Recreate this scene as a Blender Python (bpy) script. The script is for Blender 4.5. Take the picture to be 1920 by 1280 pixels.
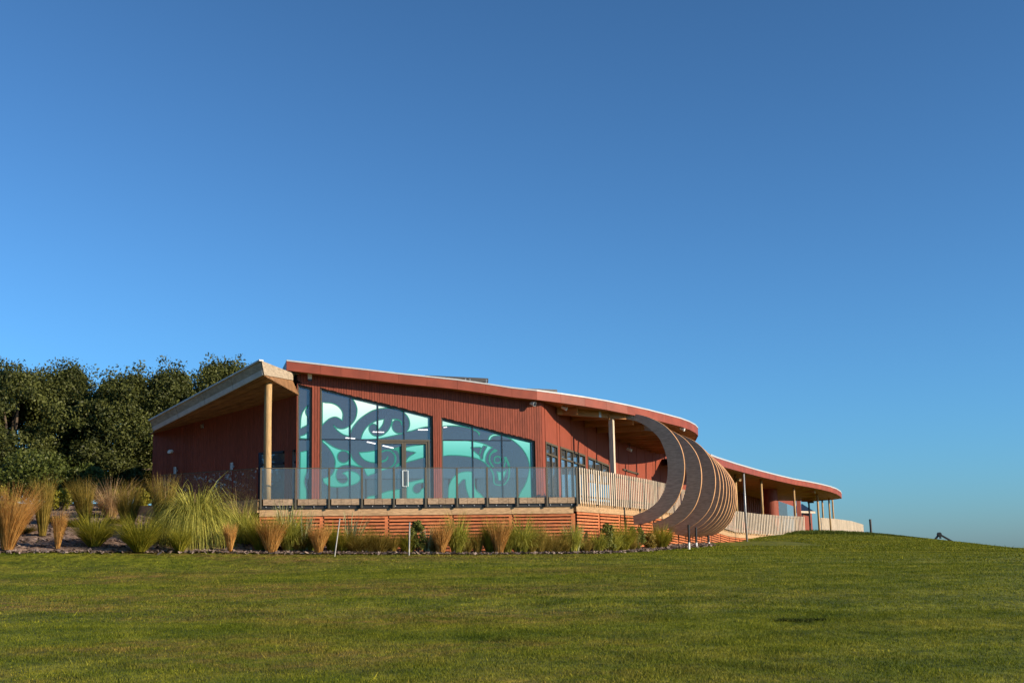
import bpy, bmesh, math, random
import numpy as np
from mathutils import Vector, Matrix
from mathutils.geometry import tessellate_polygon
random.seed(7); rng = np.random.default_rng(7)
for o in list(bpy.data.objects): bpy.data.objects.remove(o)
SC = bpy.context.scene
COL = SC.collection

# ------------------------------------------------------------------ camera
EYE = Vector((0, 0, 1.6)); F = 2400.0                      # focal length in photograph pixels (45 mm)
PITCH = math.atan(410 / F); ROLL = math.radians(1.2)
FW = Vector((0, math.cos(PITCH), math.sin(PITCH)))
_R = Vector((1, 0, 0)); _U = Vector((0, -math.sin(PITCH), math.cos(PITCH)))
RI = _R * math.cos(ROLL) - _U * math.sin(ROLL)
UI = _U * math.cos(ROLL) + _R * math.sin(ROLL)
cam = bpy.data.cameras.new('camera'); cam.lens = 45; cam.sensor_width = 36
cam.clip_start = 0.1; cam.clip_end = 20000
camo = bpy.data.objects.new('camera', cam); COL.objects.link(camo)
M = Matrix((RI, UI, -FW)).transposed().to_4x4(); M.translation = EYE
camo.matrix_world = M; SC.camera = camo

# ------------------------------------------------------------------ sky, sun, exposure
SUN_EL = math.radians(19.5)
SUN_DIR = Vector((math.sin(math.radians(68)), -math.cos(math.radians(68)), 0)) * math.cos(SUN_EL) + Vector((0, 0, math.sin(SUN_EL)))
W = bpy.data.worlds.new('World'); SC.world = W; W.use_nodes = True
nt = W.node_tree; nt.nodes.clear()
sky = nt.nodes.new('ShaderNodeTexSky'); sky.sky_type = 'NISHITA'; sky.sun_disc = False
sky.sun_elevation = SUN_EL
sky.sun_rotation = math.atan2(SUN_DIR.x, SUN_DIR.y)
sky.altitude = 0; sky.air_density = 1.0; sky.dust_density = 0.3; sky.ozone_density = 10.0
bg = nt.nodes.new('ShaderNodeBackground'); bg.inputs[1].default_value = 0.055
wo = nt.nodes.new('ShaderNodeOutputWorld')
gm = nt.nodes.new('ShaderNodeGamma'); gm.inputs[1].default_value = 1.45
hs = nt.nodes.new('ShaderNodeHueSaturation'); hs.inputs['Saturation'].default_value = .90; hs.inputs['Hue'].default_value = .478
nt.links.new(sky.outputs[0], gm.inputs[0]); nt.links.new(gm.outputs[0], hs.inputs['Color']); nt.links.new(hs.outputs[0], bg.inputs[0]); nt.links.new(bg.outputs[0], wo.inputs[0])
sl = bpy.data.lights.new('sun', 'SUN'); sl.energy = 5.0; sl.angle = math.radians(0.6); sl.color = (1.0, 0.83, 0.61)
so = bpy.data.objects.new('sun', sl); COL.objects.link(so)
so.rotation_euler = SUN_DIR.to_track_quat('Z', 'Y').to_euler(); so.location = (60, -40, 60)
SC.view_settings.view_transform = 'Standard'; SC.view_settings.look = 'None'
SC.view_settings.exposure = 0.55; SC.view_settings.gamma = 1.0
SC.render.engine = 'CYCLES'
SC.cycles.max_bounces = 8; SC.cycles.transparent_max_bounces = 24
SC.cycles.caustics_reflective = False; SC.cycles.caustics_refractive = False

# ------------------------------------------------------------------ geometry helpers
def ray(px, py): return FW * F + RI * (px - 960) + UI * (640 - py)
def P(px, py, Y):                                          # the point at distance Y (metres north) seen at a photograph pixel
    d = ray(px, py); return EYE + d * (Y / d.y)
def on_plane(px, py, p0, n):
    d = ray(px, py); return EYE + d * ((p0 - EYE).dot(n) / d.dot(n))
def lerp(a, b, t): return a + (b - a) * t
def pl(xs, ys, x): return float(np.interp(x, xs, ys))
Z = Vector((0, 0, 1))

class MB:
    def __init__(s): s.v = []; s.f = []; s.m = []
    def face(s, pts, m=0):
        i = len(s.v); s.v += [tuple(p) for p in pts]; s.f.append(tuple(range(i, i + len(pts)))); s.m.append(m)
    def hexa(s, b, t, m=0):                                # bottom ring, top ring (same count)
        n = len(b); i = len(s.v); s.v += [tuple(p) for p in b] + [tuple(p) for p in t]
        s.f.append(tuple(i + k for k in reversed(range(n)))); s.m.append(m)
        s.f.append(tuple(i + n + k for k in range(n))); s.m.append(m)
        for k in range(n):
            j = (k + 1) % n; s.f.append((i + k, i + j, i + n + j, i + n + k)); s.m.append(m)
    def box(s, c, ax, ay, az, m=0):                        # centre and three half-axis vectors
        c = Vector(c); ax = Vector(ax); ay = Vector(ay); az = Vector(az)
        q = [-ax - ay, ax - ay, ax + ay, -ax + ay]
        s.hexa([c + k - az for k in q], [c + k + az for k in q], m)
    def bar(s, a, b, w, h, up=Z, m=0):                     # rectangular bar from a to b
        a = Vector(a); b = Vector(b); d = (b - a); L = d.length; d.normalize()
        sd = d.cross(Vector(up)).normalized(); u2 = sd.cross(d)
        s.box((a + b) / 2, d * L / 2, sd * w / 2, u2 * h / 2, m)
    def prism(s, poly, vec, m=0):                          # polygon swept along vec
        vec = Vector(vec); s.hexa([Vector(p) for p in poly], [Vector(p) + vec for p in poly], m)
    def tube(s, path, rad, n=10, m=0, cap=True):
        path = [Vector(p) for p in path]; rad = rad if hasattr(rad, '__len__') else [rad] * len(path)
        i0 = len(s.v)
        for k, p in enumerate(path):
            d = (path[min(k + 1, len(path) - 1)] - path[max(k - 1, 0)]).normalized()
            a = d.orthogonal().normalized() if abs(d.z) < .9 else Vector((1, 0, 0)).cross(d).normalized()
            b = d.cross(a)
            for j in range(n):
                t = 2 * math.pi * j / n; s.v.append(tuple(p + (a * math.cos(t) + b * math.sin(t)) * rad[k]))
        for k in range(len(path) - 1):
            for j in range(n):
                q = (j + 1) % n
                s.f.append((i0 + k * n + j, i0 + k * n + q, i0 + (k + 1) * n + q, i0 + (k + 1) * n + j)); s.m.append(m)
        if cap:
            s.f.append(tuple(i0 + j for j in reversed(range(n)))); s.m.append(m)
            e = i0 + (len(path) - 1) * n; s.f.append(tuple(e + j for j in range(n))); s.m.append(m)
    def build(s, name, mats, parent=None, smooth=False, bevel=0):
        me = bpy.data.meshes.new(name); me.from_pydata(s.v, [], s.f)
        for m in (mats if isinstance(mats, (list, tuple)) else [mats]): me.materials.append(m)
        me.polygons.foreach_set('material_index', s.m)
        if smooth: me.polygons.foreach_set('use_smooth', [True] * len(s.f))
        bm = bmesh.new(); bm.from_mesh(me)
        if smooth: bmesh.ops.remove_doubles(bm, verts=bm.verts, dist=1e-5)
        bmesh.ops.recalc_face_normals(bm, faces=bm.faces)
        if bevel: bmesh.ops.bevel(bm, geom=list(bm.edges), offset=bevel, segments=1, affect='EDGES')
        bm.to_mesh(me); bm.free(); me.update()
        o = bpy.data.objects.new(name, me); COL.objects.link(o)
        if parent: o.parent = parent
        return o
def one(name, mat, parent, fn, **k):
    m = MB(); fn(m); return m.build(name, mat, parent, **k)
def tag(o, label=None, cat=None, group=None, kind=None):
    if label: o['label'] = label
    if cat: o['category'] = cat
    if group: o['group'] = group
    if kind: o['kind'] = kind
    return o
def empty(name, label=None, cat=None, group=None):
    o = bpy.data.objects.new(name, None); COL.objects.link(o); o.empty_display_size = .3
    return tag(o, label, cat, group)

# ------------------------------------------------------------------ materials
def new_mat(name):
    m = bpy.data.materials.new(name); m.use_nodes = True; n = m.node_tree; n.nodes.clear()
    out = n.nodes.new('ShaderNodeOutputMaterial'); return m, n, out
def nd(n, t, **k):
    x = n.nodes.new(t)
    for a, b in k.items(): setattr(x, a, b)
    return x
def mat(name, col, rough=.6, spec=.3, var=.15, scale=(1, 1, 1), nscale=8, col2=None, objvar=.0, bump=0, metal=0, detail=6, lo=.35, hi=.65):
    m, n, out = new_mat(name); L = n.links.new
    b = nd(n, 'ShaderNodeBsdfPrincipled'); b.inputs['Roughness'].default_value = rough
    b.inputs['Specular IOR Level'].default_value = spec; b.inputs['Metallic'].default_value = metal
    g = nd(n, 'ShaderNodeNewGeometry'); mp = nd(n, 'ShaderNodeMapping'); mp.inputs['Scale'].default_value = scale
    L(g.outputs['Position'], mp.inputs['Vector'])
    nz = nd(n, 'ShaderNodeTexNoise'); nz.inputs['Scale'].default_value = nscale; nz.inputs['Detail'].default_value = detail
    L(mp.outputs[0], nz.inputs['Vector'])
    cr = nd(n, 'ShaderNodeValToRGB'); e = cr.color_ramp.elements
    e[0].position = lo; e[1].position = hi
    c2 = col2 or tuple(min(1, c * (1 + var)) for c in col); c1 = col if col2 else tuple(c * (1 - var) for c in col)
    e[0].color = (*c1, 1); e[1].color = (*c2, 1)
    L(nz.outputs['Fac'], cr.inputs[0]); last = cr.outputs[0]
    if objvar:
        oi = nd(n, 'ShaderNodeObjectInfo'); mr = nd(n, 'ShaderNodeMapRange')
        mr.inputs[3].default_value = 1 - objvar; mr.inputs[4].default_value = 1 + objvar
        L(oi.outputs['Random'], mr.inputs[0])
        mx = nd(n, 'ShaderNodeVectorMath', operation='SCALE'); L(last, mx.inputs[0]); L(mr.outputs[0], mx.inputs['Scale']); last = mx.outputs[0]
    L(last, b.inputs['Base Color'])
    if bump:
        bp = nd(n, 'ShaderNodeBump'); bp.inputs['Strength'].default_value = bump; bp.inputs['Distance'].default_value = .02
        L(nz.outputs['Fac'], bp.inputs['Height']); L(bp.outputs[0], b.inputs['Normal'])
    L(b.outputs[0], out.inputs[0]); return m
def glass_mat(name, tint, refl, veil, veilcol=(.8, .85, .85)):
    m, n, out = new_mat(name); L = n.links.new
    tr = nd(n, 'ShaderNodeBsdfTransparent'); tr.inputs[0].default_value = (*tint, 1)
    gl = nd(n, 'ShaderNodeBsdfGlossy'); gl.inputs['Roughness'].default_value = .015; gl.inputs[0].default_value = (.95, .97, 1, 1)
    ge = nd(n, 'ShaderNodeNewGeometry'); dt = nd(n, 'ShaderNodeVectorMath', operation='DOT_PRODUCT'); L(ge.outputs['Incoming'], dt.inputs[0]); L(ge.outputs['Normal'], dt.inputs[1])
    ab = nd(n, 'ShaderNodeMath', operation='ABSOLUTE'); L(dt.outputs['Value'], ab.inputs[0])
    om = nd(n, 'ShaderNodeMath', operation='SUBTRACT'); om.inputs[0].default_value = 1; L(ab.outputs[0], om.inputs[1])
    pw = nd(n, 'ShaderNodeMath', operation='POWER'); pw.inputs[1].default_value = 4.5; L(om.outputs[0], pw.inputs[0])
    ad = nd(n, 'ShaderNodeMath', operation='MULTIPLY_ADD'); ad.inputs[1].default_value = .85; ad.inputs[2].default_value = refl + .05
    L(pw.outputs[0], ad.inputs[0])
    mx = nd(n, 'ShaderNodeMixShader'); L(ad.outputs[0], mx.inputs[0]); L(tr.outputs[0], mx.inputs[1]); L(gl.outputs[0], mx.inputs[2])
    df = nd(n, 'ShaderNodeBsdfDiffuse'); df.inputs[0].default_value = (*veilcol, 1)
    m2 = nd(n, 'ShaderNodeMixShader'); m2.inputs[0].default_value = veil; L(mx.outputs[0], m2.inputs[1]); L(df.outputs[0], m2.inputs[2])  # pale diffuse veil mixed in, standing in for haze and grey reflections
    L(m2.outputs[0], out.inputs[0]); return m
def emit_mat(name, col, s):
    m, n, out = new_mat(name); e = nd(n, 'ShaderNodeEmission'); e.inputs[0].default_value = (*col, 1); e.inputs[1].default_value = s
    n.links.new(e.outputs[0], out.inputs[0]); return m
def leaf_mat(name, c1, c2, nscale=1.2, rough=.5, trans=.25, c3=None, spec=.3):
    m, n, out = new_mat(name); L = n.links.new
    g = nd(n, 'ShaderNodeNewGeometry'); nz = nd(n, 'ShaderNodeTexNoise'); nz.inputs['Scale'].default_value = nscale; nz.inputs['Detail'].default_value = 5
    L(g.outputs['Position'], nz.inputs['Vector'])
    at = nd(n, 'ShaderNodeAttribute', attribute_name='rnd')
    ma = nd(n, 'ShaderNodeMath', operation='MULTIPLY_ADD'); ma.inputs[1].default_value = .55; L(at.outputs['Fac'], ma.inputs[0])
    mb = nd(n, 'ShaderNodeMath', operation='MULTIPLY_ADD'); mb.inputs[1].default_value = .9; mb.inputs[2].default_value = -.2; L(nz.outputs['Fac'], mb.inputs[0]); L(mb.outputs[0], ma.inputs[2])
    cr = nd(n, 'ShaderNodeValToRGB'); e = cr.color_ramp.elements; e[0].position = .1; e[1].position = .85
    e[0].color = (*c1, 1); e[1].color = (*c2, 1)
    if c3: k = cr.color_ramp.elements.new(.97); k.color = (*c3, 1)
    L(ma.outputs[0], cr.inputs[0])
    b = nd(n, 'ShaderNodeBsdfPrincipled'); b.inputs['Roughness'].default_value = rough; b.inputs['Specular IOR Level'].default_value = spec
    L(cr.outputs[0], b.inputs['Base Color'])
    t = nd(n, 'ShaderNodeBsdfTranslucent'); L(cr.outputs[0], t.inputs[0])
    mx = nd(n, 'ShaderNodeMixShader'); mx.inputs[0].default_value = trans; L(b.outputs[0], mx.inputs[1]); L(t.outputs[0], mx.inputs[2])
    L(mx.outputs[0], out.inputs[0]); return m

GRAIN = (14, 14, .7)
red = mat('red_painted_timber', (.225, .054, .030), .62, .25, .24, GRAIN, 5, objvar=.10, bump=.15)
redp = mat('red_plywood', (.225, .053, .030), .62, .25, .14, (9, 9, .6), 4, objvar=.07, bump=.1)
redf = mat('red_fascia_paint', (.235, .050, .027), .55, .3, .14, (1, 1, 1), 2.2, objvar=.02)
darkgap = mat('sheathing_and_shade', (.012, .010, .010), .9, .1)  # near-black wall sheathing, also stands in for shade behind glass and slats
white_metal = mat('white_flashing', (.46, .46, .46), .4, .5, .05)
grey_metal = mat('grey_steel', (.34, .35, .36), .45, .5, .1, metal=.3)
galv = mat('galvanised_flashing', (.50, .48, .46), .5, .4, .12, nscale=3)
bronze = mat('bronze_aluminium', (.085, .070, .045), .4, .5, .08)
navy = mat('dark_navy_aluminium', (.012, .018, .030), .35, .5, .1)
blackm = mat('black_steel', (.012, .012, .014), .45, .4, .1)
weathered = mat('weathered_timber', (.30, .215, .145), .8, .15, .25, (3, 3, 9), 3, objvar=.14, bump=.2)
pale = mat('pale_timber', (.52, .43, .325), .75, .2, .2, (10, 10, 1), 3, objvar=.10, bump=.15)
bearer = mat('bearer_timber', (.40, .26, .145), .8, .15, .2, (2, 2, 8), 3, objvar=.08, bump=.2)
skirt = mat('orange_stained_slat', (.43, .140, .058), .75, .15, .22, (2, 2, 10), 2.5, objvar=.13, bump=.2)
logm = mat('round_pine_pole', (.42, .27, .125), .75, .2, .22, (9, 9, .8), 4, bump=.2)
soffit = mat('soffit_plank', (.25, .130, .060), .7, .2, .25, (1.5, 1.5, 1.5), 2.2, objvar=.16)
canfas = mat('weathered_ply_fascia', (.34, .275, .20), .8, .15, .22, (2, 2, 6), 2.5, objvar=.08)
glulam = mat('grey_weathered_glulam', (.42, .330, .255), .75, .2, .16, (1.5, 1.5, 8), 3, objvar=.08, bump=.15)
ribedge = mat('rib_edge_timber', (.50, .27, .13), .7, .2, .2, nscale=3)
beamm = mat('brown_glulam_beam', (.36, .155, .050), .65, .25, .2, (1, 1, 6), 2)
deckm = mat('deck_board', (.26, .20, .15), .8, .2, .2, (8, 1, 1), 4)
roofm = mat('roof_sheet', (.25, .24, .24), .45, .4, .1)
room_wall = mat('interior_wall', (.62, .61, .62), .8, .2, .05)
room_floor = mat('interior_floor', (.24, .22, .20), .5, .3, .1)
steel = mat('bright_steel_handle', (.80, .80, .78), .3, .5, .03)
whitep = mat('white_plastic', (.75, .75, .73), .5, .4, .05)
stakem = mat('white_stake', (.42, .40, .37), .7, .2, .2)
solar = mat('solar_glass', (.008, .012, .035), .15, .6, .1)
glassw = glass_mat('window_glass', (.55, .60, .63), .07, .065, (.55, .58, .62))
glassb = glass_mat('balustrade_glass', (.84, .90, .89), .005, .032)
lampm = emit_mat('strip_light_glow', (1, .86, .80), 3.0)
# printed film on the glass: pale aqua at the head of the window running to teal at the floor
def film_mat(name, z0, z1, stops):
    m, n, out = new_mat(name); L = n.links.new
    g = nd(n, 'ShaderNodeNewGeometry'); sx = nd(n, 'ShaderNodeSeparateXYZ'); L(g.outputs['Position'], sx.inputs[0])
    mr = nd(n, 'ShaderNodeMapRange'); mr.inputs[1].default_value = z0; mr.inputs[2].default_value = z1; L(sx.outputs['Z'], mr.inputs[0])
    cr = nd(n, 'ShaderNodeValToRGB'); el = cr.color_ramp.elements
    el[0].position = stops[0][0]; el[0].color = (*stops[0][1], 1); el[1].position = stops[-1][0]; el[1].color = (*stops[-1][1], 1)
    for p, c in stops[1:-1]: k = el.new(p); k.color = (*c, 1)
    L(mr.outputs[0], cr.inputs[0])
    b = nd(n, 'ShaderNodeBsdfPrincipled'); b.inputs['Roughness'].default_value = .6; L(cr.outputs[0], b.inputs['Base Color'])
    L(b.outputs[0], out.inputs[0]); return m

# ------------------------------------------------------------------ plan of the building
YAW = math.radians(16)
T = Vector((math.cos(YAW), math.sin(YAW), 0)); N = Vector((math.sin(YAW), -math.cos(YAW), 0))
DK = P(487, 936, 40.0)                                      # front left corner of the deck, floor level
FLOOR = DK.z
WALL0 = DK - N * 2.6                                        # a point on the front wall
def fac(px, py, off=0):                                     # (s, z) on the front wall plane, pushed out by off
    q = on_plane(px, py, WALL0 + N * off, N); return (q - WALL0).dot(T), q.z
def FP(s, z, off=0): v = WALL0 + T * s + N * off; return Vector((v.x, v.y, z))
def dk(px, py=936, off=0):                                  # (s, z) on the deck's front edge plane
    q = on_plane(px, py, DK + N * off, N); return (q - DK).dot(T), q.z
def DP(s, z, off=0): v = DK + T * s + N * off; return Vector((v.x, v.y, z))
SL, SR = fac(556, 800)[0], fac(1017, 850)[0]
CORL, CORR = FP(SL, 0), FP(SR, 0)
TL = Vector((-math.sin(math.radians(60)), math.cos(math.radians(60)), 0)); NL = Vector((-TL.y, TL.x, 0)); NL = NL if NL.y < 0 else -NL
def lef(px, py, off=0):
    q = on_plane(px, py, CORL + NL * off, NL); return (q - CORL).dot(TL), q.z
def LP(s, z, off=0): v = CORL + TL * s + NL * off; return Vector((v.x, v.y, z))
TR = Vector((.386, .922, 0)).normalized(); NR = Vector((TR.y, -TR.x, 0))
def rig(px, py, off=0):
    q = on_plane(px, py, CORR + NR * off, NR); return (q - CORR).dot(TR), q.z
def RP(s, z, off=0): v = CORR + TR * s + NR * off; return Vector((v.x, v.y, z))
SDR = dk(1083)[0]

# edge of the side deck: (px, fence top y, fence foot y, distance)
PATH = [(1083, 876, 943, DP(SDR, 0).y), (1150, 887, 949, 46.3), (1215, 899, 955, 50.5), (1262, 910, 963, 55), (1325, 936, 981, 61.5),
        (1375, 957, 997, 68), (1420, 963, 1001, 73), (1460, 966, 1004, 77.5), (1506, 968, 1005, 83)]
PATH2 = [(1536, 970, 1003, 88), (1565, 972, 1005, 91), (1595, 976, 1008, 94), (1612, 981, 1011, 96.5), (1618, 983, 1012, 99)]
def smooth_path(rows, step):
    pts = [(P(a, b, d), P(a, c, d)) for a, b, c, d in rows]
    acc = [0]
    for i in range(1, len(pts)): acc.append(acc[-1] + (pts[i][0].xy - pts[i - 1][0].xy).length)
    def at(s):
        x = pl(acc, [p[0].x for p in pts], s); y = pl(acc, [p[0].y for p in pts], s)
        return Vector((x, y, 0)), pl(acc, [p[0].z for p in pts], s), pl(acc, [p[1].z for p in pts], s)
    return at, acc[-1]
EDGE, EDGE_L = smooth_path(PATH, 1); EDGE2, EDGE2_L = smooth_path(PATH2, 1)

# ------------------------------------------------------------------ terrain
_c = []
for a, b, d in [(0, 1037, 36.5), (-350, 1036, 36.5), (250, 1037, 37), (487, 1038, 38), (640, 1039, 38.6), (800, 1039, 39.3), (1000, 1039, 40.5),
                (1100, 1038, 42), (1200, 1034, 45.5), (1300, 1025, 51), (1350, 1020, 55.5), (1400, 1015, 61), (1460, 1011, 69), (1500, 1001, 78), (1540, 997, 81), (1620, 999, 83),
                (1780, 1014, 80), (1900, 1027, 76), (2150, 1058, 70), (90, 963, 43.5), (290, 963, 43), (-300, 960, 44), (430, 1000, 41.0),
                (100, 952, 56), (300, 950, 56), (-300, 950, 56)]:
    q = P(a, b, d); _c.append((q.x, q.y, q.z))
_c += [(0, 0, 0), (-15, 0, .2), (15, 0, -.2), (0, 12, .5), (-12, 12, .66), (12, 12, .34), (0, -12, -.5), (0, 25, 1.08), (25, 25, .7), (-25, 25, 1.6),
       (-3, 43, 1.9), (4, 50, 2.0), (10, 66, 2.0), (0, 112, 1.2), (32, 116, -.5), (70, 105, -4), (-45, 85, 4), (60, 40, -1.2), (60, 0, -2.6), (-60, 40, 3), (-50, 0, .6)]
_c = np.array(_c)
def _tps(r): r = np.maximum(r, 1e-6); return r * r * np.log(r)
_n = len(_c); _K = _tps(np.hypot(_c[:, None, 0] - _c[None, :, 0], _c[:, None, 1] - _c[None, :, 1])) + np.eye(_n) * .5
_Pm = np.c_[np.ones(_n), _c[:, :2]]; _A = np.block([[_K, _Pm], [_Pm.T, np.zeros((3, 3))]])
_w = np.linalg.solve(_A, np.r_[_c[:, 2], 0, 0, 0])
def terrain(x, y):
    x = np.asarray(x, float); y = np.asarray(y, float); sh = x.shape; x = x.ravel(); y = y.ravel()
    xc = np.clip(x, -75, 85); yc = np.clip(y, -20, 125)
    z = np.zeros_like(x)
    for i in range(_n): z += _w[i] * _tps(np.hypot(xc - _c[i, 0], yc - _c[i, 1]))
    z += _w[_n] + _w[_n + 1] * xc + _w[_n + 2] * yc
    far = np.clip((np.maximum(np.abs(x - 5) - 62, np.maximum(y - 100, -12 - y))) / 90, 0, 1); far = far * far * (3 - 2 * far)
    z = z * (1 - far) + far * -9.0
    return z.reshape(sh)
def tz(x, y): return float(terrain(np.array([x]), np.array([y]))[0])
def axis(lo, hi, step, far):
    a = list(np.arange(lo, hi + 1e-6, step)); s = step; x = hi; out = []
    while x < far: s *= 1.35; x += s; out.append(x)
    neg = []; s = step; x = lo
    while x > -far: s *= 1.35; x -= s; neg.append(x)
    return np.array(neg[::-1] + a + out)
gx = axis(-44, 56, .8, 6000); gy = axis(-8, 112, .8, 6000)
GX, GY = np.meshgrid(gx, gy, indexing='ij'); GZ = terrain(GX, GY)
nx, ny = GX.shape
me = bpy.data.meshes.new('lawn'); V = np.stack([GX, GY, GZ], -1).reshape(-1, 3)
ii, jj = np.meshgrid(np.arange(nx - 1), np.arange(ny - 1), indexing='ij'); a = (ii * ny + jj).ravel()
Fq = np.stack([a, a + ny, a + ny + 1, a + 1], -1)
me.from_pydata(V.tolist(), [], Fq.tolist()); me.polygons.foreach_set('use_smooth', [True] * len(Fq))
def lawn_mat(name, blades):
    m, n, out = new_mat(name); L = n.links.new
    g = nd(n, 'ShaderNodeNewGeometry')
    def noise(scale, det, sc=(1, 1, 1)):
        mp = nd(n, 'ShaderNodeMapping'); mp.inputs['Scale'].default_value = sc; L(g.outputs['Position'], mp.inputs['Vector'])
        z = nd(n, 'ShaderNodeTexNoise'); z.inputs['Scale'].default_value = scale; z.inputs['Detail'].default_value = det; L(mp.outputs[0], z.inputs['Vector']); return z.outputs['Fac']
    def ramp(f, *st):
        c = nd(n, 'ShaderNodeValToRGB'); e = c.color_ramp.elements
        e[0].position = st[0][0]; e[0].color = (*st[0][1], 1); e[1].position = st[-1][0]; e[1].color = (*st[-1][1], 1)
        for p, q in st[1:-1]: k = e.new(p); k.color = (*q, 1)
        L(f, c.inputs[0]); return c.outputs[0]
    def mix(f, c1, c2, bt='MIX'):
        x = nd(n, 'ShaderNodeMix', data_type='RGBA', blend_type=bt)
        if isinstance(f, float): x.inputs[0].default_value = f
        else: L(f, x.inputs[0])
        L(c1, x.inputs[6]); L(c2, x.inputs[7]); return x.outputs[2]
    green = ramp(noise(.9, 8), (.3, (.096, .125, .008)), (.5, (.148, .168, .013)), (.7, (.200, .205, .024)))
    dry = ramp(noise(6, 5), (.3, (.150, .100, .028)), (.7, (.270, .180, .060)))
    fd = ramp(noise(.16, 9, (1, 1.6, 1)), (.43, (0, 0, 0)), (.60, (1, 1, 1)))
    fd2 = ramp(noise(2.6, 6), (.38, (.1, .1, .1)), (.62, (1, 1, 1)))
    # the dry patches lie in the middle of the lawn; towards the crest on the right it stays green
    sx = nd(n, 'ShaderNodeSeparateXYZ'); L(g.outputs['Position'], sx.inputs[0])
    mr = nd(n, 'ShaderNodeMapRange'); mr.inputs[1].default_value = 6; mr.inputs[2].default_value = -2; mr.inputs[3].default_value = .12; mr.inputs[4].default_value = 1; L(sx.outputs[0], mr.inputs[0])
    m1 = nd(n, 'ShaderNodeMath', operation='MULTIPLY'); L(fd, m1.inputs[0]); L(fd2, m1.inputs[1])
    m2 = nd(n, 'ShaderNodeMath', operation='MULTIPLY'); L(m1.outputs[0], m2.inputs[0]); L(mr.outputs[0], m2.inputs[1])
    m3 = nd(n, 'ShaderNodeMath', operation='MULTIPLY'); L(m2.outputs[0], m3.inputs[0]); m3.inputs[1].default_value = .85
    c = mix(m3.outputs[0], green, dry)
    c = mix(1.0, c, ramp(noise(1.6, 7, (1, 1, 1)), (.36, (.72, .78, .7)), (.52, (1, 1, 1)), (.68, (1.15, 1.1, 1.05))), 'MULTIPLY')   # worn and lusher patches
    wv = nd(n, 'ShaderNodeTexWave', wave_type='RINGS', rings_direction='SPHERICAL'); wv.inputs['Scale'].default_value = .11; wv.inputs['Distortion'].default_value = 1.2; wv.inputs['Detail'].default_value = 1
    mw = nd(n, 'ShaderNodeMapping'); mw.inputs['Location'].default_value = (-14, -92, 0); L(g.outputs['Position'], mw.inputs['Vector']); L(mw.outputs[0], wv.inputs['Vector'])
    c = mix(1.0, c, ramp(wv.outputs['Fac'], (.3, (.90, .92, .9)), (.7, (1.08, 1.06, 1.05))), 'MULTIPLY')   # mower passes round the crest
    if blades:
        at = nd(n, 'ShaderNodeAttribute', attribute_name='rnd')
        v = ramp(at.outputs['Fac'], (0, (.55, .6, .5)), (.6, (1.05, 1.05, 1)), (.93, (1.3, 1.25, 1.1)), (1, (2.6, 2.2, 2.0)))
        c = mix(1.0, c, v, 'MULTIPLY')
    else:
        v = ramp(noise(7, 10, (1, .5, 1)), (.35, (.5, .52, .48)), (.65, (1.25, 1.2, 1.1))); c = mix(1.0, c, v, 'MULTIPLY')
    b = nd(n, 'ShaderNodeBsdfPrincipled'); b.inputs['Roughness'].default_value = .75; b.inputs['Specular IOR Level'].default_value = .15
    L(c, b.inputs['Base Color'])
    if blades:
        t = nd(n, 'ShaderNodeBsdfTranslucent'); L(c, t.inputs[0]); x = nd(n, 'ShaderNodeMixShader'); x.inputs[0].default_value = .3
        L(b.outputs[0], x.inputs[1]); L(t.outputs[0], x.inputs[2]); L(x.outputs[0], out.inputs[0])
    else:
        bp = nd(n, 'ShaderNodeBump'); bp.inputs['Strength'].default_value = .9; bp.inputs['Distance'].default_value = .06
        L(noise(5, 10), bp.inputs['Height']); L(bp.outputs[0], b.inputs['Normal']); L(b.outputs[0], out.inputs[0])
    return m
me.materials.append(lawn_mat('lawn_ground', False)); me.update()
lawn = bpy.data.objects.new('lawn', me); COL.objects.link(lawn); tag(lawn, kind='structure', label='wide mown green lawn rising to a crest on the right')

# ------------------------------------------------------------------ planting bed of bark mulch
mulch = mat('bark_mulch', (.10, .062, .045), .9, .1, nscale=9, col2=(.32, .23, .18), bump=.8, lo=.35, hi=.62)
bed_edge = [(-340, 36.3), (0, 36.5), (250, 37), (487, 38), (640, 38.6), (800, 39.3), (1000, 40.5), (1085, 41.6), (1150, 43.6), (1215, 46.6), (1285, 50.3), (1318, 52.6)]
bed_back = [(-340, 50), (0, 50), (250, 49), (470, 43.5), (640, 43), (800, 43.5), (1000, 44), (1078, 43.9), (1135, 46.8), (1200, 50.5), (1270, 54.6), (1305, 56)]
rows = []
for k in range(0, 241):
    t = k / 240 * (len(bed_edge) - 1)
    a = [pl(range(len(bed_edge)), [e[i] for e in bed_edge], t) for i in (0, 1)]
    b = [pl(range(len(bed_back)), [e[i] for e in bed_back], t) for i in (0, 1)]
    ax_ = (a[0] - 960) / F * a[1] * 1.0137; bx_ = (b[0] - 960) / F * b[1] * 1.0137
    rows.append([(lerp(ax_, bx_, j / 16), lerp(a[1] + .12 * math.sin(k * .9) * random.random(), b[1], j / 16)) for j in range(17)])
R_ = np.array(rows); mz = terrain(R_[..., 0], R_[..., 1]) + .03 + rng.normal(0, .012, R_.shape[:2])
me = bpy.data.meshes.new('mulch_bed'); mv = np.dstack([R_, mz]).reshape(-1, 3)
me.from_pydata(mv.tolist(), [], [(i * 17 + j, i * 17 + j + 1, (i + 1) * 17 + j + 1, (i + 1) * 17 + j) for i in range(240) for j in range(16)])
me.materials.append(mulch); me.update()
bed = bpy.data.objects.new('mulch_bed', me); COL.objects.link(bed); tag(bed, kind='structure', label='planting bed covered in bark mulch below the deck')

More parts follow.
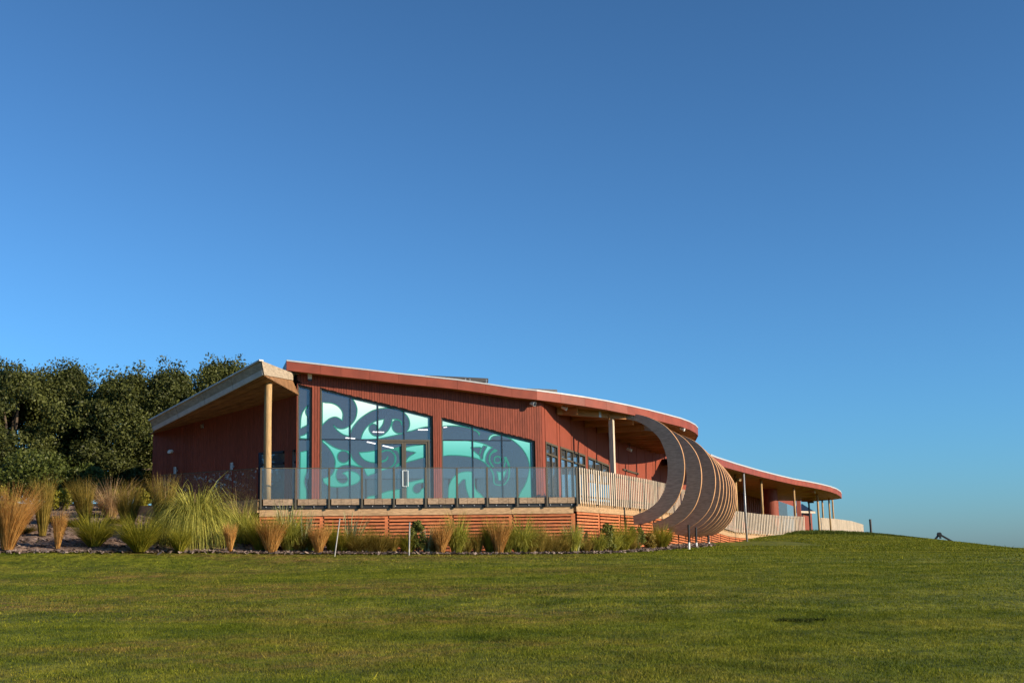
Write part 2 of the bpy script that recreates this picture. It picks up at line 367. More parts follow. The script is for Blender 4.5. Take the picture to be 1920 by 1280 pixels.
def tri_cloud(name, verts, faces, rnd, m, parent=None):     # many small faces joined in one mesh, with a random value per face
    me = bpy.data.meshes.new(name); nv, nf = len(verts), len(faces); k = faces.shape[1]
    me.vertices.add(nv); me.vertices.foreach_set('co', verts.astype(np.float32).ravel())
    me.loops.add(nf * k); me.loops.foreach_set('vertex_index', faces.astype(np.int32).ravel())
    me.polygons.add(nf); me.polygons.foreach_set('loop_start', (np.arange(nf) * k).astype(np.int32))
    me.update(calc_edges=True)
    at = me.attributes.new('rnd', 'FLOAT', 'FACE'); at.data.foreach_set('value', rnd.astype(np.float32))
    me.materials.append(m); me.validate()
    o = bpy.data.objects.new(name, me); COL.objects.link(o)
    if parent: o.parent = parent
    return o
# loose bark chips
nch = 14000; u = rng.integers(0, 240, nch); v = rng.random(nch) ** 1.6 * 13
v0 = np.floor(v).astype(int); pc = R_[u, v0] + rng.normal(0, .12, (nch, 2)); pz = terrain(pc[:, 0], pc[:, 1]) + .05
ok = np.abs(pc[:, 0]) < 40; an = rng.random(nch) * 6.283; ln = rng.uniform(.03, .08, nch); wd = rng.uniform(.012, .03, nch); ti = rng.normal(0, .35, nch)
dx = np.stack([np.cos(an), np.sin(an), ti], 1) * ln[:, None]; dy = np.stack([-np.sin(an), np.cos(an), rng.normal(0, .5, nch)], 1) * wd[:, None]
c0 = np.c_[pc, pz]; cv = np.stack([c0 - dx - dy, c0 + dx - dy, c0 + dx + dy, c0 - dx + dy], 1).reshape(-1, 3)
chips = tri_cloud('bark_chips', cv, np.arange(nch * 4).reshape(-1, 4), rng.random(nch), leaf_mat('bark_chip', (.07, .045, .035), (.36, .28, .24), 3, .8, 0, spec=.1))
tag(chips, 'loose bark chips scattered over the planting bed', 'bark', kind='stuff')

# grass blades of the lawn
def in_bed(x, y):
    ex = np.array([(e[0] - 960) / F * e[1] * 1.0137 for e in bed_edge]); ey = np.array([e[1] for e in bed_edge])
    return y > np.interp(x, ex, ey) - .02
def blades(n, d0, d1, h, w, mar=3.0, flt=True, pxr=(0, 1920)):
    d = np.sqrt(rng.random(n) * (d1 * d1 - d0 * d0) + d0 * d0)
    lo = (pxr[0] - 960) / F; hi = (pxr[1] - 960) / F
    x = (lo + (hi - lo) * rng.random(n)) * d * 1.02 + rng.uniform(-mar, mar, n)
    if flt:
        k = ~(in_bed(x, d) & (x < 12.5)); x = x[k]; d = d[k]
    n = len(x); z = terrain(x, d); cl = .5 + .5 * np.sin(x * 2.3 + 1.7 * np.sin(d * 1.9)) * np.sin(d * 2.7 + 1.3 * np.sin(x * 3.1)); hh = h * rng.uniform(.55, 1.2, n) * (.85 + .5 * cl ** 2); hh[rng.random(n) < .004] *= 2.6; ww = w * rng.uniform(.6, 1.3, n)
    an = rng.random(n) * 6.283; lean = rng.normal(0, .45, (n, 2)) * hh[:, None]
    sx = np.stack([np.cos(an), np.sin(an), np.zeros(n)], 1) * ww[:, None] / 2; b = np.stack([x, d, z - .01], 1)
    tp = b + np.c_[lean, hh]
    v = np.stack([b - sx, b + sx, tp], 1).reshape(-1, 3); return v, np.arange(n * 3).reshape(-1, 3), rng.random(n)
parts_ = [blades(400000, 9.5, 19, .032, .011), blades(330000, 19, 33, .033, .018), blades(160000, 33, 48, .036, .028), blades(110000, 45, 84, .05, .05, pxr=(1150, 1960))]
vs, fs, rs, o_ = [], [], [], 0
for v, f, r in parts_: vs.append(v); fs.append(f + o_); rs.append(r); o_ += len(v)
gr = tri_cloud('lawn_grass', np.concatenate(vs), np.concatenate(fs), np.concatenate(rs), lawn_mat('grass_blade', True))
tag(gr, 'short mown grass blades covering the lawn', 'grass', kind='stuff')

# ================================================================== THE BUILDING
B = empty('community_building', 'long red timber-clad building with sweeping roof, patterned windows and curved timber ribs', 'building')
RISE = -.012; FH = .33
# ---- main roof: outer edge (top of the fascia)
edge_px = [(537, 676), (600, 683.3), (639, 688), (693, 694), (747, 700.5), (800, 706), (857, 712), (910, 719.5), (959, 727), (1005, 732)]
E = [on_plane(a, b, WALL0 + N * .45, N) for a, b in edge_px]
E += [P(1050, 738, E[-1].y + .75), P(1095, 744.6, 46.0), P(1135, 751.4, 46.8), P(1175, 759.5, 47.5), P(1213, 768, 48.5), P(1246, 776.5, 49.5), P(1274, 784, 50.5), P(1290, 790, 51.4), P(1301, 796, 52.4), P(1306.5, 802, 53.6)]
zt = E[-1].z
E += [Vector((7.8, 55.2, zt - .05)), Vector((7.85, 57.0, zt - .1)), Vector((7.7, 59.0, zt - .15)), Vector((7.2, 61.0, zt - .15)), Vector((5.4, 62.2, zt - .1))]
nE = len(E)
Bk = []
for i, e in enumerate(E):
    t = i / (nE - 1); x = lerp(-10.5, 3.2, t ** 1.2); y = lerp(53.5, 62, t)
    d = (Vector((x, y, 0)) - Vector((e.x, e.y, 0))).length
    Bk.append(Vector((x, y, e.z + RISE * d)))
m = MB()
for i in range(nE - 1):
    a, b, c, d = E[i], E[i + 1], Bk[i + 1], Bk[i]
    m.face([a, b, c, d], 0); dn = Vector((0, 0, -FH + .03))
    m.face([a + dn, d + dn, c + dn, b + dn], 1); m.face([d, c, c + dn, d + dn], 0)
m.face([E[0], Bk[0], Bk[0] + dn, E[0] + dn], 0); m.face([E[-1], E[-1] + dn, Bk[-1] + dn, Bk[-1]], 0)
roof = m.build('roof', [roofm, beamm], B)
def edge_out(i): 
    a = E[max(i - 1, 0)]; b = E[min(i + 1, nE - 1)]; d = (b - a); d.z = 0; d.normalize(); return Vector((d.y, -d.x, 0))
OUT = [edge_out(i) for i in range(nE)]
joints = list(range(0, nE - 1))
for i in joints:                                            # fascia boards, one per bay, and the flashing above
    a, b = E[i], E[i + 1]; oa, ob = OUT[i], OUT[i + 1]; g = (b - a).normalized() * .003
    dn = Vector((0, 0, -FH)); up = Vector((0, 0, .002))
    q = MB(); q.hexa([a + g + oa * .002 + dn, b - g + ob * .002 + dn, b - g + ob * .045 + dn, a + g + oa * .045 + dn], [a + g + oa * .002 + up, b - g + ob * .002 + up, b - g + ob * .045 + up, a + g + oa * .045 + up])
    q.build('fascia_board', redf, roof)
q = MB()
for i in range(nE - 1):
    a, b = E[i], E[i + 1]; oa, ob = OUT[i], OUT[i + 1]
    lo = Vector((0, 0, -.022)); hi = Vector((0, 0, .026))
    q.hexa([a - oa * .25 + lo + Z * .04, b - ob * .25 + lo + Z * .04, b + ob * .06 + lo, a + oa * .06 + lo], [a - oa * .25 + hi, b - ob * .25 + hi, b + ob * .06 + hi, a + oa * .06 + hi])
q.build('flashing', white_metal, roof)
ES = [(Vector((e.x, e.y, 0)) - WALL0).dot(T) for e in E]
def roof_under(p):                                          # underside of the roof above a plan point
    best = 1e9; zz = 6
    for i in range(nE - 1):
        a = E[i]; b = E[i + 1]; ab = (b - a).xy; t = max(0, min(1, (Vector((p.x, p.y)) - a.xy).dot(ab) / ab.length_squared))
        d = (a.xy + ab * t - Vector((p.x, p.y))).length
        if d < best: best = d; zz = lerp(a.z, b.z, t) - FH + .03 + RISE * d
    return zz

# ---- front wall of vertical boards round three glazed openings
def win_def(tl, tr):
    s0, z0 = fac(*tl); s1, z1 = fac(*tr); return s0, s1, z0, z1
WIN = [win_def((558.5, 720.5), (584.5, 727)), win_def((601, 727), (811, 779.5)), win_def((827.5, 782), (1002.5, 826))]
fw = MB(); boards = []
PIT = .088
def head(w, s): return lerp(w[2], w[3], (s - w[0]) / (w[1] - w[0]))
segs = []; cur = SL
for w in WIN: segs.append((cur, w[0], None)); segs.append((w[0], w[1], w)); cur = w[1]
segs.append((cur, SR, None))
wall = MB(); blist = []
for s0, s1, w in segs:
    n_ = max(1, round((s1 - s0) / PIT)) if s1 - s0 > .03 else 1
    for k in range(n_):
        a = lerp(s0, s1, k / n_); b = lerp(s0, s1, (k + 1) / n_)
        za, zb = roof_under(FP(a, 0)) + .06, roof_under(FP(b, 0)) + .06
        ba, bb = (head(w, a), head(w, b)) if w else (FLOOR - .02, FLOOR - .02)
        wall.face([FP(a, ba, -.03), FP(b, bb, -.03), FP(b, zb, -.03), FP(a, za, -.03)])
        blist.append((a + .006, b - .006, ba, bb, za, zb))
fwall = wall.build('front_wall', darkgap, B)
for a, b, ba, bb, za, zb in blist:
    q = MB(); pr = random.uniform(-.003, .003)
    q.prism([FP(a, ba, -.028), FP(b, bb, -.028), FP(b, zb, -.028), FP(a, za, -.028)], N * (.028 + pr)); q.build('board', red, fwall)

# ---- windows: reveal, frame, mullions, panes, printed film
REC = .12
def chaikin(pts, it=2, ang=58):
    for _ in range(it):
        out = []; n = len(pts)
        for i in range(n):
            a, b, c = pts[i - 1], pts[i], pts[(i + 1) % n]
            v1 = (b - a); v2 = (c - b)
            if v1.length < 1e-6 or v2.length < 1e-6: continue
            if v1.angle(v2) > math.radians(ang): out.append(b)
            else: out += [b - v1 * .25, b + v2 * .25]
        pts = out
    return pts
REG = {1: (550, 715, 10.664), 2: (680, 725, 10.664), 3: (550, 820, 10.664), 4: (680, 820, 10.664), 5: (820, 775, 14.22), 6: (910, 795, 14.22), 7: (820, 850, 14.22), 8: (910, 855, 14.22)}
FOFF = -REC + .004
def trace(*segs_):
    out = []
    for r, pts in segs_:
        x0, y0, k = REG[r]
        for x, y in pts:
            s, z = fac(x0 + x / k, y0 + y / k, FOFF); out.append(Vector((s, z)))
    return out
def circ(r, cx, cy, rad, n=20): return (r, [(cx + rad * math.cos(2 * math.pi * i / n), cy + rad * math.sin(2 * math.pi * i / n)) for i in range(n)])
def film(mb, polys, edge=.034, plain=False):
    polys = [chaikin(p) for p in polys]; zmin = FLOOR - .01
    polys = [[Vector((v.x, max(v.y, zmin))) for v in p] for p in polys]
    flat = [v for p in polys for v in p]
    for tr in tessellate_polygon([[Vector((v.x, v.y, 0)) for v in p] for p in polys]):
        mb.face([FP(flat[i].x, flat[i].y, FOFF) for i in tr], 1 if plain else 0)
    if plain: return
    for pi_, p in enumerate(polys):
        area = sum(p[i - 1].x * p[i].y - p[i].x * p[i - 1].y for i in range(len(p)))
        sg = (1 if area > 0 else -1) * (1 if pi_ == 0 else -1); n = len(p); nn = []
        for i in range(n):
            t = (p[(i + 1) % n] - p[i - 1]); t = t.normalized() if t.length > 1e-9 else Vector((1, 0)); nn.append(Vector((-t.y, t.x)) * sg)
        for i in range(n):
            j = (i + 1) % n; a, b = p[i], p[j]; off = FOFF + .0015 + .0002 * (i % 5)
            a2, b2 = a + nn[i] * edge, b + nn[j] * edge
            mb.face([FP(a.x, a.y, off), FP(b.x, b.y, off), FP(b2.x, b2.y, off), FP(a2.x, a2.y, off)], 1)
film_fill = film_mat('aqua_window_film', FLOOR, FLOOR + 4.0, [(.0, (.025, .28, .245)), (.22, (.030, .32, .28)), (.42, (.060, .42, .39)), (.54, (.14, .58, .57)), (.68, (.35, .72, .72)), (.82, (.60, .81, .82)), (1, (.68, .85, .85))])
film_edge = mat('teal_film_outline', (.016, .205, .172), .6, .3, .05)
ART = {0: [], 1: [], 2: []}
ART[0] = [([trace((1, [(302, 462), (230, 525), (180, 600), (150, 680), (135, 800), (135, 945), (220, 910), (302, 865), (302, 695), (268, 665), (248, 605), (262, 555), (302, 505)]))], 0),
          ([trace((1, [(135, 1085), (220, 1060), (302, 1000), (302, 1150), (135, 1140)]))], 0),
          ([trace((3, [(135, 285), (220, 265), (302, 250), (302, 640), (245, 760), (222, 860), (235, 960), (302, 1120), (302, 1280), (125, 1280), (130, 700)]))], 0)]
ART[1] = [([trace((1, [(570, 415), (700, 412), (800, 430), (890, 475), (960, 545), (998, 625), (1000, 700), (980, 790), (930, 755), (860, 715), (790, 720), (720, 750), (660, 800), (600, 860), (570, 885)]))], 0),
  ([trace((1, [(1160, 335), (1210, 400), (1250, 480), (1268, 560), (1260, 650), (1235, 740), (1190, 810), (1130, 870), (1060, 915), (980, 940), (900, 930), (840, 900), (790, 858), (825, 930), (880, 990), (960, 1050), (1040, 1085), (1140, 1102), (1155, 1010), (1190, 930), (1245, 850), (1315, 770), (1400, 700)])) +
    trace((2, [(107, 533), (180, 490), (280, 455), (400, 435), (520, 430), (640, 448), (620, 425), (440, 375), (290, 325), (0, 255)]))], 0),
  ([trace((2, [(740, 478), (820, 520), (880, 580), (920, 650), (935, 740), (920, 820), (870, 900), (960, 895), (1060, 860), (1160, 830), (1250, 810), (1350, 800), (1350, 595), (1000, 510), (830, 470)]))], 0),
  ([trace((2, [(-43, 1062), (-25, 960), (20, 870), (80, 790), (150, 735), (200, 705), (270, 668), (350, 645), (432, 638), (428, 710), (395, 780), (350, 835), (290, 875), (255, 862), (282, 835), (275, 785), (240, 752), (190, 745), (150, 770), (130, 830), (145, 890), (190, 945), (250, 975), (330, 977), (400, 955), (470, 905), (535, 820), (572, 720), (582, 638), (640, 632), (730, 648), (790, 690), (790, 770), (770, 755), (760, 705), (720, 672), (660, 662), (612, 700), (590, 760), (600, 830), (640, 890), (700, 920), (760, 920), (840, 925), (700, 965), (560, 995), (420, 1025), (280, 1050), (100, 1062)]))], 0),
  ([trace((3, [(575, 25), (650, 75), (720, 128), (800, 178), (900, 220), (1000, 245), (1130, 265), (1150, 300), (1165, 370), (1205, 440), (1270, 510), (1340, 560), (1395, 592), (1310, 590), (1230, 572), (1150, 557), (1050, 552), (960, 572), (905, 610), (830, 620), (820, 600), (835, 500), (822, 420), (780, 320), (720, 230), (650, 150), (575, 95)])), trace(circ(3, 1000, 385, 112))], 0),
  ([trace((3, [(830, 600), (795, 700), (740, 765), (650, 795), (590, 815), (590, 860), (615, 915), (700, 970), (800, 995), (920, 992), (1050, 980), (1200, 950), (1300, 900), (1350, 830), (1335, 750), (1260, 690), (1150, 655), (1050, 670), (970, 715), (1045, 755), (1090, 830), (1060, 890), (990, 915), (920, 890), (870, 830), (858, 750), (872, 680), (905, 605)]))], 0),
  ([trace((4, [(-81, 290), (0, 285), (150, 270), (320, 240), (320, 512), (180, 507), (80, 477), (0, 432), (-55, 365)]))], 0),
  ([trace((4, [(350, 275), (450, 238), (530, 240), (610, 280), (660, 340), (682, 410), (670, 490), (630, 560), (560, 605), (500, 605), (580, 570), (625, 510), (640, 430), (628, 350), (580, 292), (520, 266), (450, 270), (350, 310)]))], 0),
  ([trace((4, [(350, 465), (440, 440), (478, 415), (490, 370), (516, 380), (500, 440), (455, 482), (350, 505)]))], 1),
  ([trace((4, [(520, 235), (650, 205), (800, 165), (800, 545), (700, 582), (640, 592), (690, 520), (742, 500), (738, 400), (720, 310), (680, 260), (640, 250)]))], 1),
  ([trace((4, [(840, 195), (1000, 152), (1290, 125), (1290, 385), (1100, 440), (960, 480), (840, 508), (890, 400), (960, 350), (1060, 295), (960, 290), (840, 265)]))], 0),
  ([trace((4, [(20, 600), (310, 600), (310, 700), (180, 740), (100, 775), (50, 715)]))], 0),
  ([trace((4, [(350, 600), (530, 600), (440, 650), (350, 672)]))], 0),
  ([trace((4, [(880, 895), (1000, 870), (1130, 840), (1290, 795), (1290, 900), (1120, 910), (1040, 950), (1005, 1010), (1020, 1080), (1080, 1112), (1140, 1090), (1170, 1020), (1290, 970), (1290, 1270), (1190, 1260), (880, 1260)]))], 0),
  ([trace((4, [(350, 1120), (480, 1065), (620, 1040), (790, 1020), (790, 1280), (350, 1280)]))], 0),
  ([trace((4, [(60, 1280), (80, 1190), (150, 1160), (310, 1150), (310, 1280)]))], 0)]
ART[2] = [([trace((5, [(120, 165), (300, 215), (500, 270), (700, 320), (860, 365), (960, 398), (1060, 450), (1140, 510), (1135, 560), (1110, 610), (1090, 540), (1045, 482), (900, 412), (750, 367), (600, 347), (450, 337), (300, 337), (120, 345)]))], 0),
  ([trace((5, [(140, 700), (700, 700), (900, 717), (1100, 752), (1250, 792), (1422, 872)])) + trace((6, [(215, 615), (130, 670), (70, 750), (25, 850), (10, 950), (20, 1020), (60, 1090), (120, 1150)])) + trace((7, [(1380, 350), (1290, 278), (1200, 208), (1100, 155), (950, 110), (800, 83), (600, 62), (400, 55), (140, 65)])),
    trace((5, [(885, 918), (1145, 905), (1165, 960), (1112, 1105), (1000, 1000)])), trace((5, [(1235, 862), (1320, 880), (1262, 960), (1212, 1080), (1200, 1215), (1155, 1195), (1135, 1080), (1165, 960)]))], 0),
  ([trace(circ(6, 325, 945, 108)), trace(circ(6, 325, 945, 72))], 1),
  ([trace((6, [(240, 655), (330, 690), (290, 740), (205, 765), (148, 825), (128, 900), (138, 980), (185, 1060), (240, 1150), (190, 1150), (130, 1060), (92, 980), (82, 900), (102, 810), (165, 730)]))], 1),
  ([trace((6, [(500, 865), (560, 865), (605, 960), (645, 1050), (660, 1150), (610, 1150), (590, 1060), (555, 985), (530, 1060), (515, 1150), (480, 1150), (520, 1000)]))], 1),
  ([trace((8, [(130, 280), (190, 370), (232, 450), (246, 560), (242, 680), (275, 742), (400, 752), (485, 742), (550, 680), (598, 590), (618, 480), (613, 250), (658, 250), (662, 450), (642, 590), (580, 695), (510, 778), (400, 788), (250, 772), (203, 680), (203, 560), (188, 460), (150, 385), (85, 280)]))], 1),
  ([trace((8, [(285, 395), (400, 415), (520, 392), (575, 325), (565, 400), (532, 500), (482, 590), (462, 652), (350, 652), (328, 560), (318, 470)]))], 0),
  ([trace((6, [(85, 425), (108, 340), (180, 288), (280, 265), (400, 275), (500, 310), (640, 380), (770, 470), (880, 560), (980, 660), (1060, 780), (1120, 900), (1155, 1020), (1175, 1140)])) + trace((8, [(1155, 400), (1132, 530), (1090, 680), (1020, 820), (950, 920), (895, 1040), (880, 1120), (1260, 1120), (1245, 700), (1235, 300)])) + trace((6, [(1225, 480), (1000, 430), (800, 382), (620, 335), (440, 285), (300, 285), (195, 308), (138, 355), (118, 425)]))], 0),
  ([trace((7, [(285, 1240), (285, 950), (310, 820), (370, 690), (450, 590), (560, 510), (680, 475), (820, 460), (960, 480), (985, 700), (1005, 900), (1065, 1000), (1200, 1100), (1280, 1240), (870, 1240), (800, 1050), (752, 900), (740, 690), (680, 698), (620, 768), (565, 840), (520, 920), (510, 1240)]))], 0)]
FR = .055
MULL = {0: ([], [(823.5, None, None)]), 1: ([(656.4, 0), (708.5, 0), (757.5, 1)], [(823.8, None, 708)]), 2: ([(886.5, 0), (941.3, 0)], [(825.2, None, 958)])}
for wi, w in enumerate(WIN):
    s0, s1, z0, z1 = w; zf = FLOOR
    W_ = one('window', darkgap, B, lambda q: [q.hexa([FP(a, zf - .02, 0), FP(b, zf - .02, 0), FP(b, zf - .02, -REC - .06), FP(a, zf - .02, -REC - .06)], [FP(a, za, 0), FP(b, zb, 0), FP(b, zb, -REC - .06), FP(a, za, -REC - .06)])
        for a, b, za, zb in ((s0 - .02, s0, z0 + .0, z0), (s1, s1 + .02, z1, z1))] + [q.hexa([FP(s0 - .02, z0, 0), FP(s1 + .02, z1, 0), FP(s1 + .02, z1, -REC - .06), FP(s0 - .02, z0, -REC - .06)], [FP(s0 - .02, z0 + .02, 0), FP(s1 + .02, z1 + .02, 0), FP(s1 + .02, z1 + .02, -REC - .06), FP(s0 - .02, z0 + .02, -REC - .06)])])
    W_['label'] = ['narrow tall window slot beside the corner', 'large raking window with double door and spiral film pattern', 'smaller raking window with curved eye pattern film'][wi]
    q = MB(); F0, F1 = -REC - .04, -REC + .05                # frame: jambs, head, sill
    def fbox(a, b, z_a, z_b, t_a, t_b, q=q): q.hexa([FP(a, z_a, F0), FP(b, z_b, F0), FP(b, z_b, F1), FP(a, z_a, F1)], [FP(a, t_a, F0), FP(b, t_b, F0), FP(b, t_b, F1), FP(a, t_a, F1)])
    fbox(s0 + .001, s0 + FR, zf, zf, z0 - .002, head(w, s0 + FR) - .002); fbox(s1 - FR, s1 - .001, zf, zf, head(w, s1 - FR) - .002, z1 - .002)
    fbox(s0 + FR, s1 - FR, head(w, s0 + FR) - FR, head(w, s1 - FR) - FR, head(w, s0 + FR) - .002, head(w, s1 - FR) - .002); fbox(s0 + FR, s1 - FR, zf, zf, zf + .05, zf + .05)
    q.hexa([FP(s0 + .001, zf, -.02), FP(s0 + .03, zf, -.02), FP(s0 + .03, zf, F0), FP(s0 + .001, zf, F0)], [FP(s0 + .001, z0 - .004, -.02), FP(s0 + .03, head(w, s0 + .03) - .004, -.02), FP(s0 + .03, head(w, s0 + .03) - .004, F0), FP(s0 + .001, z0 - .004, F0)])
    q.build('window_frame', bronze, W_)
    xs = [s0 + FR]; 
    for mx_, up_ in MULL[wi][0]:
        s, _z = fac(mx_, 850, -REC); q = MB(); zb_ = fac(mx_, 824, -REC)[1] if up_ else zf + .05
        fw_ = .018
        q.hexa([FP(s - fw_, zb_, F0), FP(s + fw_, zb_, F0), FP(s + fw_, zb_, F1 - .02), FP(s - fw_, zb_, F1 - .02)], [FP(s - fw_, head(w, s) - FR, F0), FP(s + fw_, head(w, s) - FR, F0), FP(s + fw_, head(w, s) - FR, F1 - .02), FP(s - fw_, head(w, s) - FR, F1 - .02)])
        q.build('mullion', navy, W_); xs.append(s)
    xs.append(s1 - FR)
    for ty, a_, b_ in MULL[wi][1]:
        sa = s0 + FR; sb = fac(b_, ty, -REC)[0] if b_ else s1 - FR; zt_ = fac(700 if wi == 1 else (570 if wi == 0 else 900), ty, -REC)[1]
        one('transom', navy, W_, lambda q: q.hexa([FP(sa, zt_ - .018, F0 + .01), FP(sb, zt_ - .018, F0 + .01), FP(sb, zt_ - .018, F1 - .03), FP(sa, zt_ - .018, F1 - .03)], [FP(sa, zt_ + .018, F0 + .01), FP(sb, zt_ + .018, F0 + .01), FP(sb, zt_ + .018, F1 - .03), FP(sa, zt_ + .018, F1 - .03)]))
    for k in range(len(xs) - 1):
        a, b = xs[k], xs[k + 1]
        one('pane', glassw, W_, lambda q: q.face([FP(a, zf + .03, -REC), FP(b, zf + .03, -REC), FP(b, head(w, b) - FR, -REC), FP(a, head(w, a) - FR, -REC)]))
    for polys, plain in ART[wi]:                            # each printed shape is a piece of film of its own
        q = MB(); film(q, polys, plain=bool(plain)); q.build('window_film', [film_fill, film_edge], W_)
# double door in the large window
ds0, dz1 = fac(708.5, 823.5, -REC + .06); ds1, _ = fac(805.5, 823.5, -REC + .06)
D_ = empty('door'); D_.parent = B; D_['label'] = 'bronze framed glass double door in the large window'
def dbox(name, a, b, z_a, z_b, o0=-REC + .012, o1=-REC + .085, mt=bronze): return one(name, mt, D_, lambda q: q.hexa([FP(a, z_a, o0), FP(b, z_a, o0), FP(b, z_a, o1), FP(a, z_a, o1)], [FP(a, z_b, o0), FP(b, z_b, o0), FP(b, z_b, o1), FP(a, z_b, o1)]))
smid = (fac(753.6, 850, -REC + .06)[0] + fac(761.5, 850, -REC + .06)[0]) / 2
dbox('door_frame', ds0, ds0 + .05, FLOOR, dz1); dbox('door_frame', ds1 - .06, ds1, FLOOR, dz1); dbox('door_frame', ds0 + .05, ds1 - .06, dz1 - .07, dz1)
for a, b in ((ds0 + .055, smid - .004), (smid + .004, ds1 - .065)):
    dbox('door_stile', a, a + .07, FLOOR + .01, dz1 - .075, o1=-REC + .065); dbox('door_stile', b - .07, b, FLOOR + .01, dz1 - .075, o1=-REC + .065)
    dbox('door_rail', a + .07, b - .07, FLOOR + .01, FLOOR + .12, o1=-REC + .065); dbox('door_rail', a + .07, b - .07, dz1 - .145, dz1 - .075, o1=-REC + .065)
for hx0, hx1 in ((754.6, 758.2), (764.6, 761)):
    a, za = fac(hx0, 882, -REC + .12); b, zb = fac(hx1, 911.5, -REC + .12)
    one('door_handle', steel, D_, lambda q: (q.tube([FP(b, za, -REC + .066), FP(b, za, -REC + .13), FP(a, za, -REC + .135), FP(a, zb, -REC + .135), FP(b, zb, -REC + .13), FP(b, zb, -REC + .066)], .019, 8)))

# interior seen through the glass
room = MB(); zr = FLOOR + 3.4
rc = [FP(SL + .1, 0, -REC - .08), FP(SR - .1, 0, -REC - .08), FP(SR - .1, 0, -8.5), FP(SL - 2.5, 0, -8.5)]
lo = [Vector((p.x, p.y, FLOOR)) for p in rc]
zc = [roof_under(FP(SL, 0)) - .05, roof_under(FP(SR, 0)) - .05]; hi = [Vector((rc[0].x, rc[0].y, zc[0])), Vector((rc[1].x, rc[1].y, zc[1])), Vector((rc[2].x, rc[2].y, zc[1] + .2)), Vector((rc[3].x, rc[3].y, zc[0] + .2))]
room.face(lo, 1)
for k in (1, 2, 3): room.face([lo[k], lo[(k + 1) % 4], hi[(k + 1) % 4], hi[k]], 0)
room.face(hi, 0)
room.build('interior_room', [room_wall, room_floor], B)
for px0, py0, px1, py1, off in [(688, 828, 704, 831.5, -4), (717.5, 835, 738, 839.8, -3.5), (699, 809.5, 720, 810, -5), (784, 805.5, 802, 805.5, -5), (832, 801, 838, 800, -4), (648, 820.5, 666, 822, -4.5)]:
    a = fac(px0, py0, off); b = fac(px1, py1, off)
    lt = empty('strip_light'); one('lamp_housing', whitep, lt, lambda q: q.bar(FP(a[0], a[1] + .035, off), FP(b[0], b[1] + .035, off), .05, .03)); one('diffuser', lampm, lt, lambda q: q.bar(FP(a[0], a[1], off), FP(b[0], b[1], off), .035, .03))
    one('suspension_wire', grey_metal, lt, lambda q: (q.tube([FP(a[0], a[1] + .05, off), FP(a[0], zc[1] + .05, off)], .006, 5), q.tube([FP(b[0], b[1] + .05, off), FP(b[0], zc[1] + .05, off)], .006, 5)))
    tag(lt, {688: 'slanting lit strip light behind glass just left of the door head', 717.5: 'lit strip light seen through the left door leaf', 699: 'lit strip light inside the small spiral above the door', 784: 'lit strip light at the right end of the large window', 832: 'lit strip light in the top left of the eye pattern window', 648: 'lit strip light behind the first mullion of the large window'}[px0], 'light', 'strip lights inside the building')
a = fac(725, 788, -3); 
pl_ = empty('pendant_lamp', 'cone-shaped pendant lamp seen inside the big spiral of the large window', 'lamp')
one('lamp_shade', whitep, pl_, lambda q: q.tube([FP(a[0], a[1], -3), FP(a[0], a[1] + .18, -3), FP(a[0], a[1] + .22, -3)], [.09, .035, .012], 14), smooth=True)
one('cord', blackm, pl_, lambda q: q.tube([FP(a[0], a[1] + .2, -3), FP(a[0], zc[1] + .05, -3)], .006, 5))
for x0_, y0_, x1_, y1_, lb in [(859, 861, 885, 877, 'dark wall screen seen through the eye pattern window beside the left mullion'), (946, 855, 975, 872, 'dark wall screen seen through the eye pattern window right of the eye')]:
    a = fac(x0_, y0_, -6.5); b = fac(x1_, y1_, -6.5)
    sc = empty('wall_screen', lb, 'screen', 'screens inside'); one('screen_frame', blackm, sc, lambda q: q.prism([FP(a[0], b[1], -6.55), FP(b[0], b[1], -6.55), FP(b[0], a[1], -6.55), FP(a[0], a[1], -6.55)], N * .04)); one('screen_glass', navy, sc, lambda q: q.prism([FP(a[0] + .03, b[1] + .03, -6.508), FP(b[0] - .03, b[1] + .03, -6.508), FP(b[0] - .03, a[1] - .03, -6.508), FP(a[0] + .03, a[1] - .03, -6.508)], N * .004))
    one('stand', blackm, sc, lambda q: q.bar(FP((a[0] + b[0]) / 2, FLOOR, -6.58), FP((a[0] + b[0]) / 2, b[1], -6.58), .08, .08))

# ---- side wall in the shade on the left, its doors and canopy
LEND = lef(288, 850)[0]
def ltop(s):                                               # underside of the canopy along the wall
    z0 = lef(557, 741)[1]; sA = lef(557, 741)[0]; sB, z1 = lef(288, 815); return lerp(z0, z1, (s - sA) / (sB - sA)) + .05
ldoors = []
for x0_, x1_, yt in [(533.5, 484, 844), (556, 547.5, 842)]:
    a, z_ = lef(x0_, yt); b, _ = lef(x1_, yt + 1); ldoors.append((max(a, .03), b, z_))
ldoors.sort()
segs = []; cur = 0.0
for a, b, z_ in ldoors: segs.append((cur, a, None)); segs.append((a, b, z_)); cur = b
segs.append((cur, LEND, None)); wall = MB(); bl = []
for a0, b0, hd in segs:
    n_ = max(1, round((b0 - a0) / PIT))
    for k in range(n_):
        a = lerp(a0, b0, k / n_); b = lerp(a0, b0, (k + 1) / n_); zb_ = hd if hd else FLOOR - 1.2
        wall.face([LP(a, zb_, -.03), LP(b, zb_, -.03), LP(b, ltop(b), -.03), LP(a, ltop(a), -.03)]); bl.append((a + .003, b - .003, zb_, ltop(a), ltop(b)))
lw = wall.build('side_wall', darkgap, B)
for a, b, zb_, ta, tb in bl:
    q = MB(); q.prism([LP(a, zb_, -.028), LP(b, zb_, -.028), LP(b, tb, -.028), LP(a, ta, -.028)], NL * .028); q.build('board', red, lw)
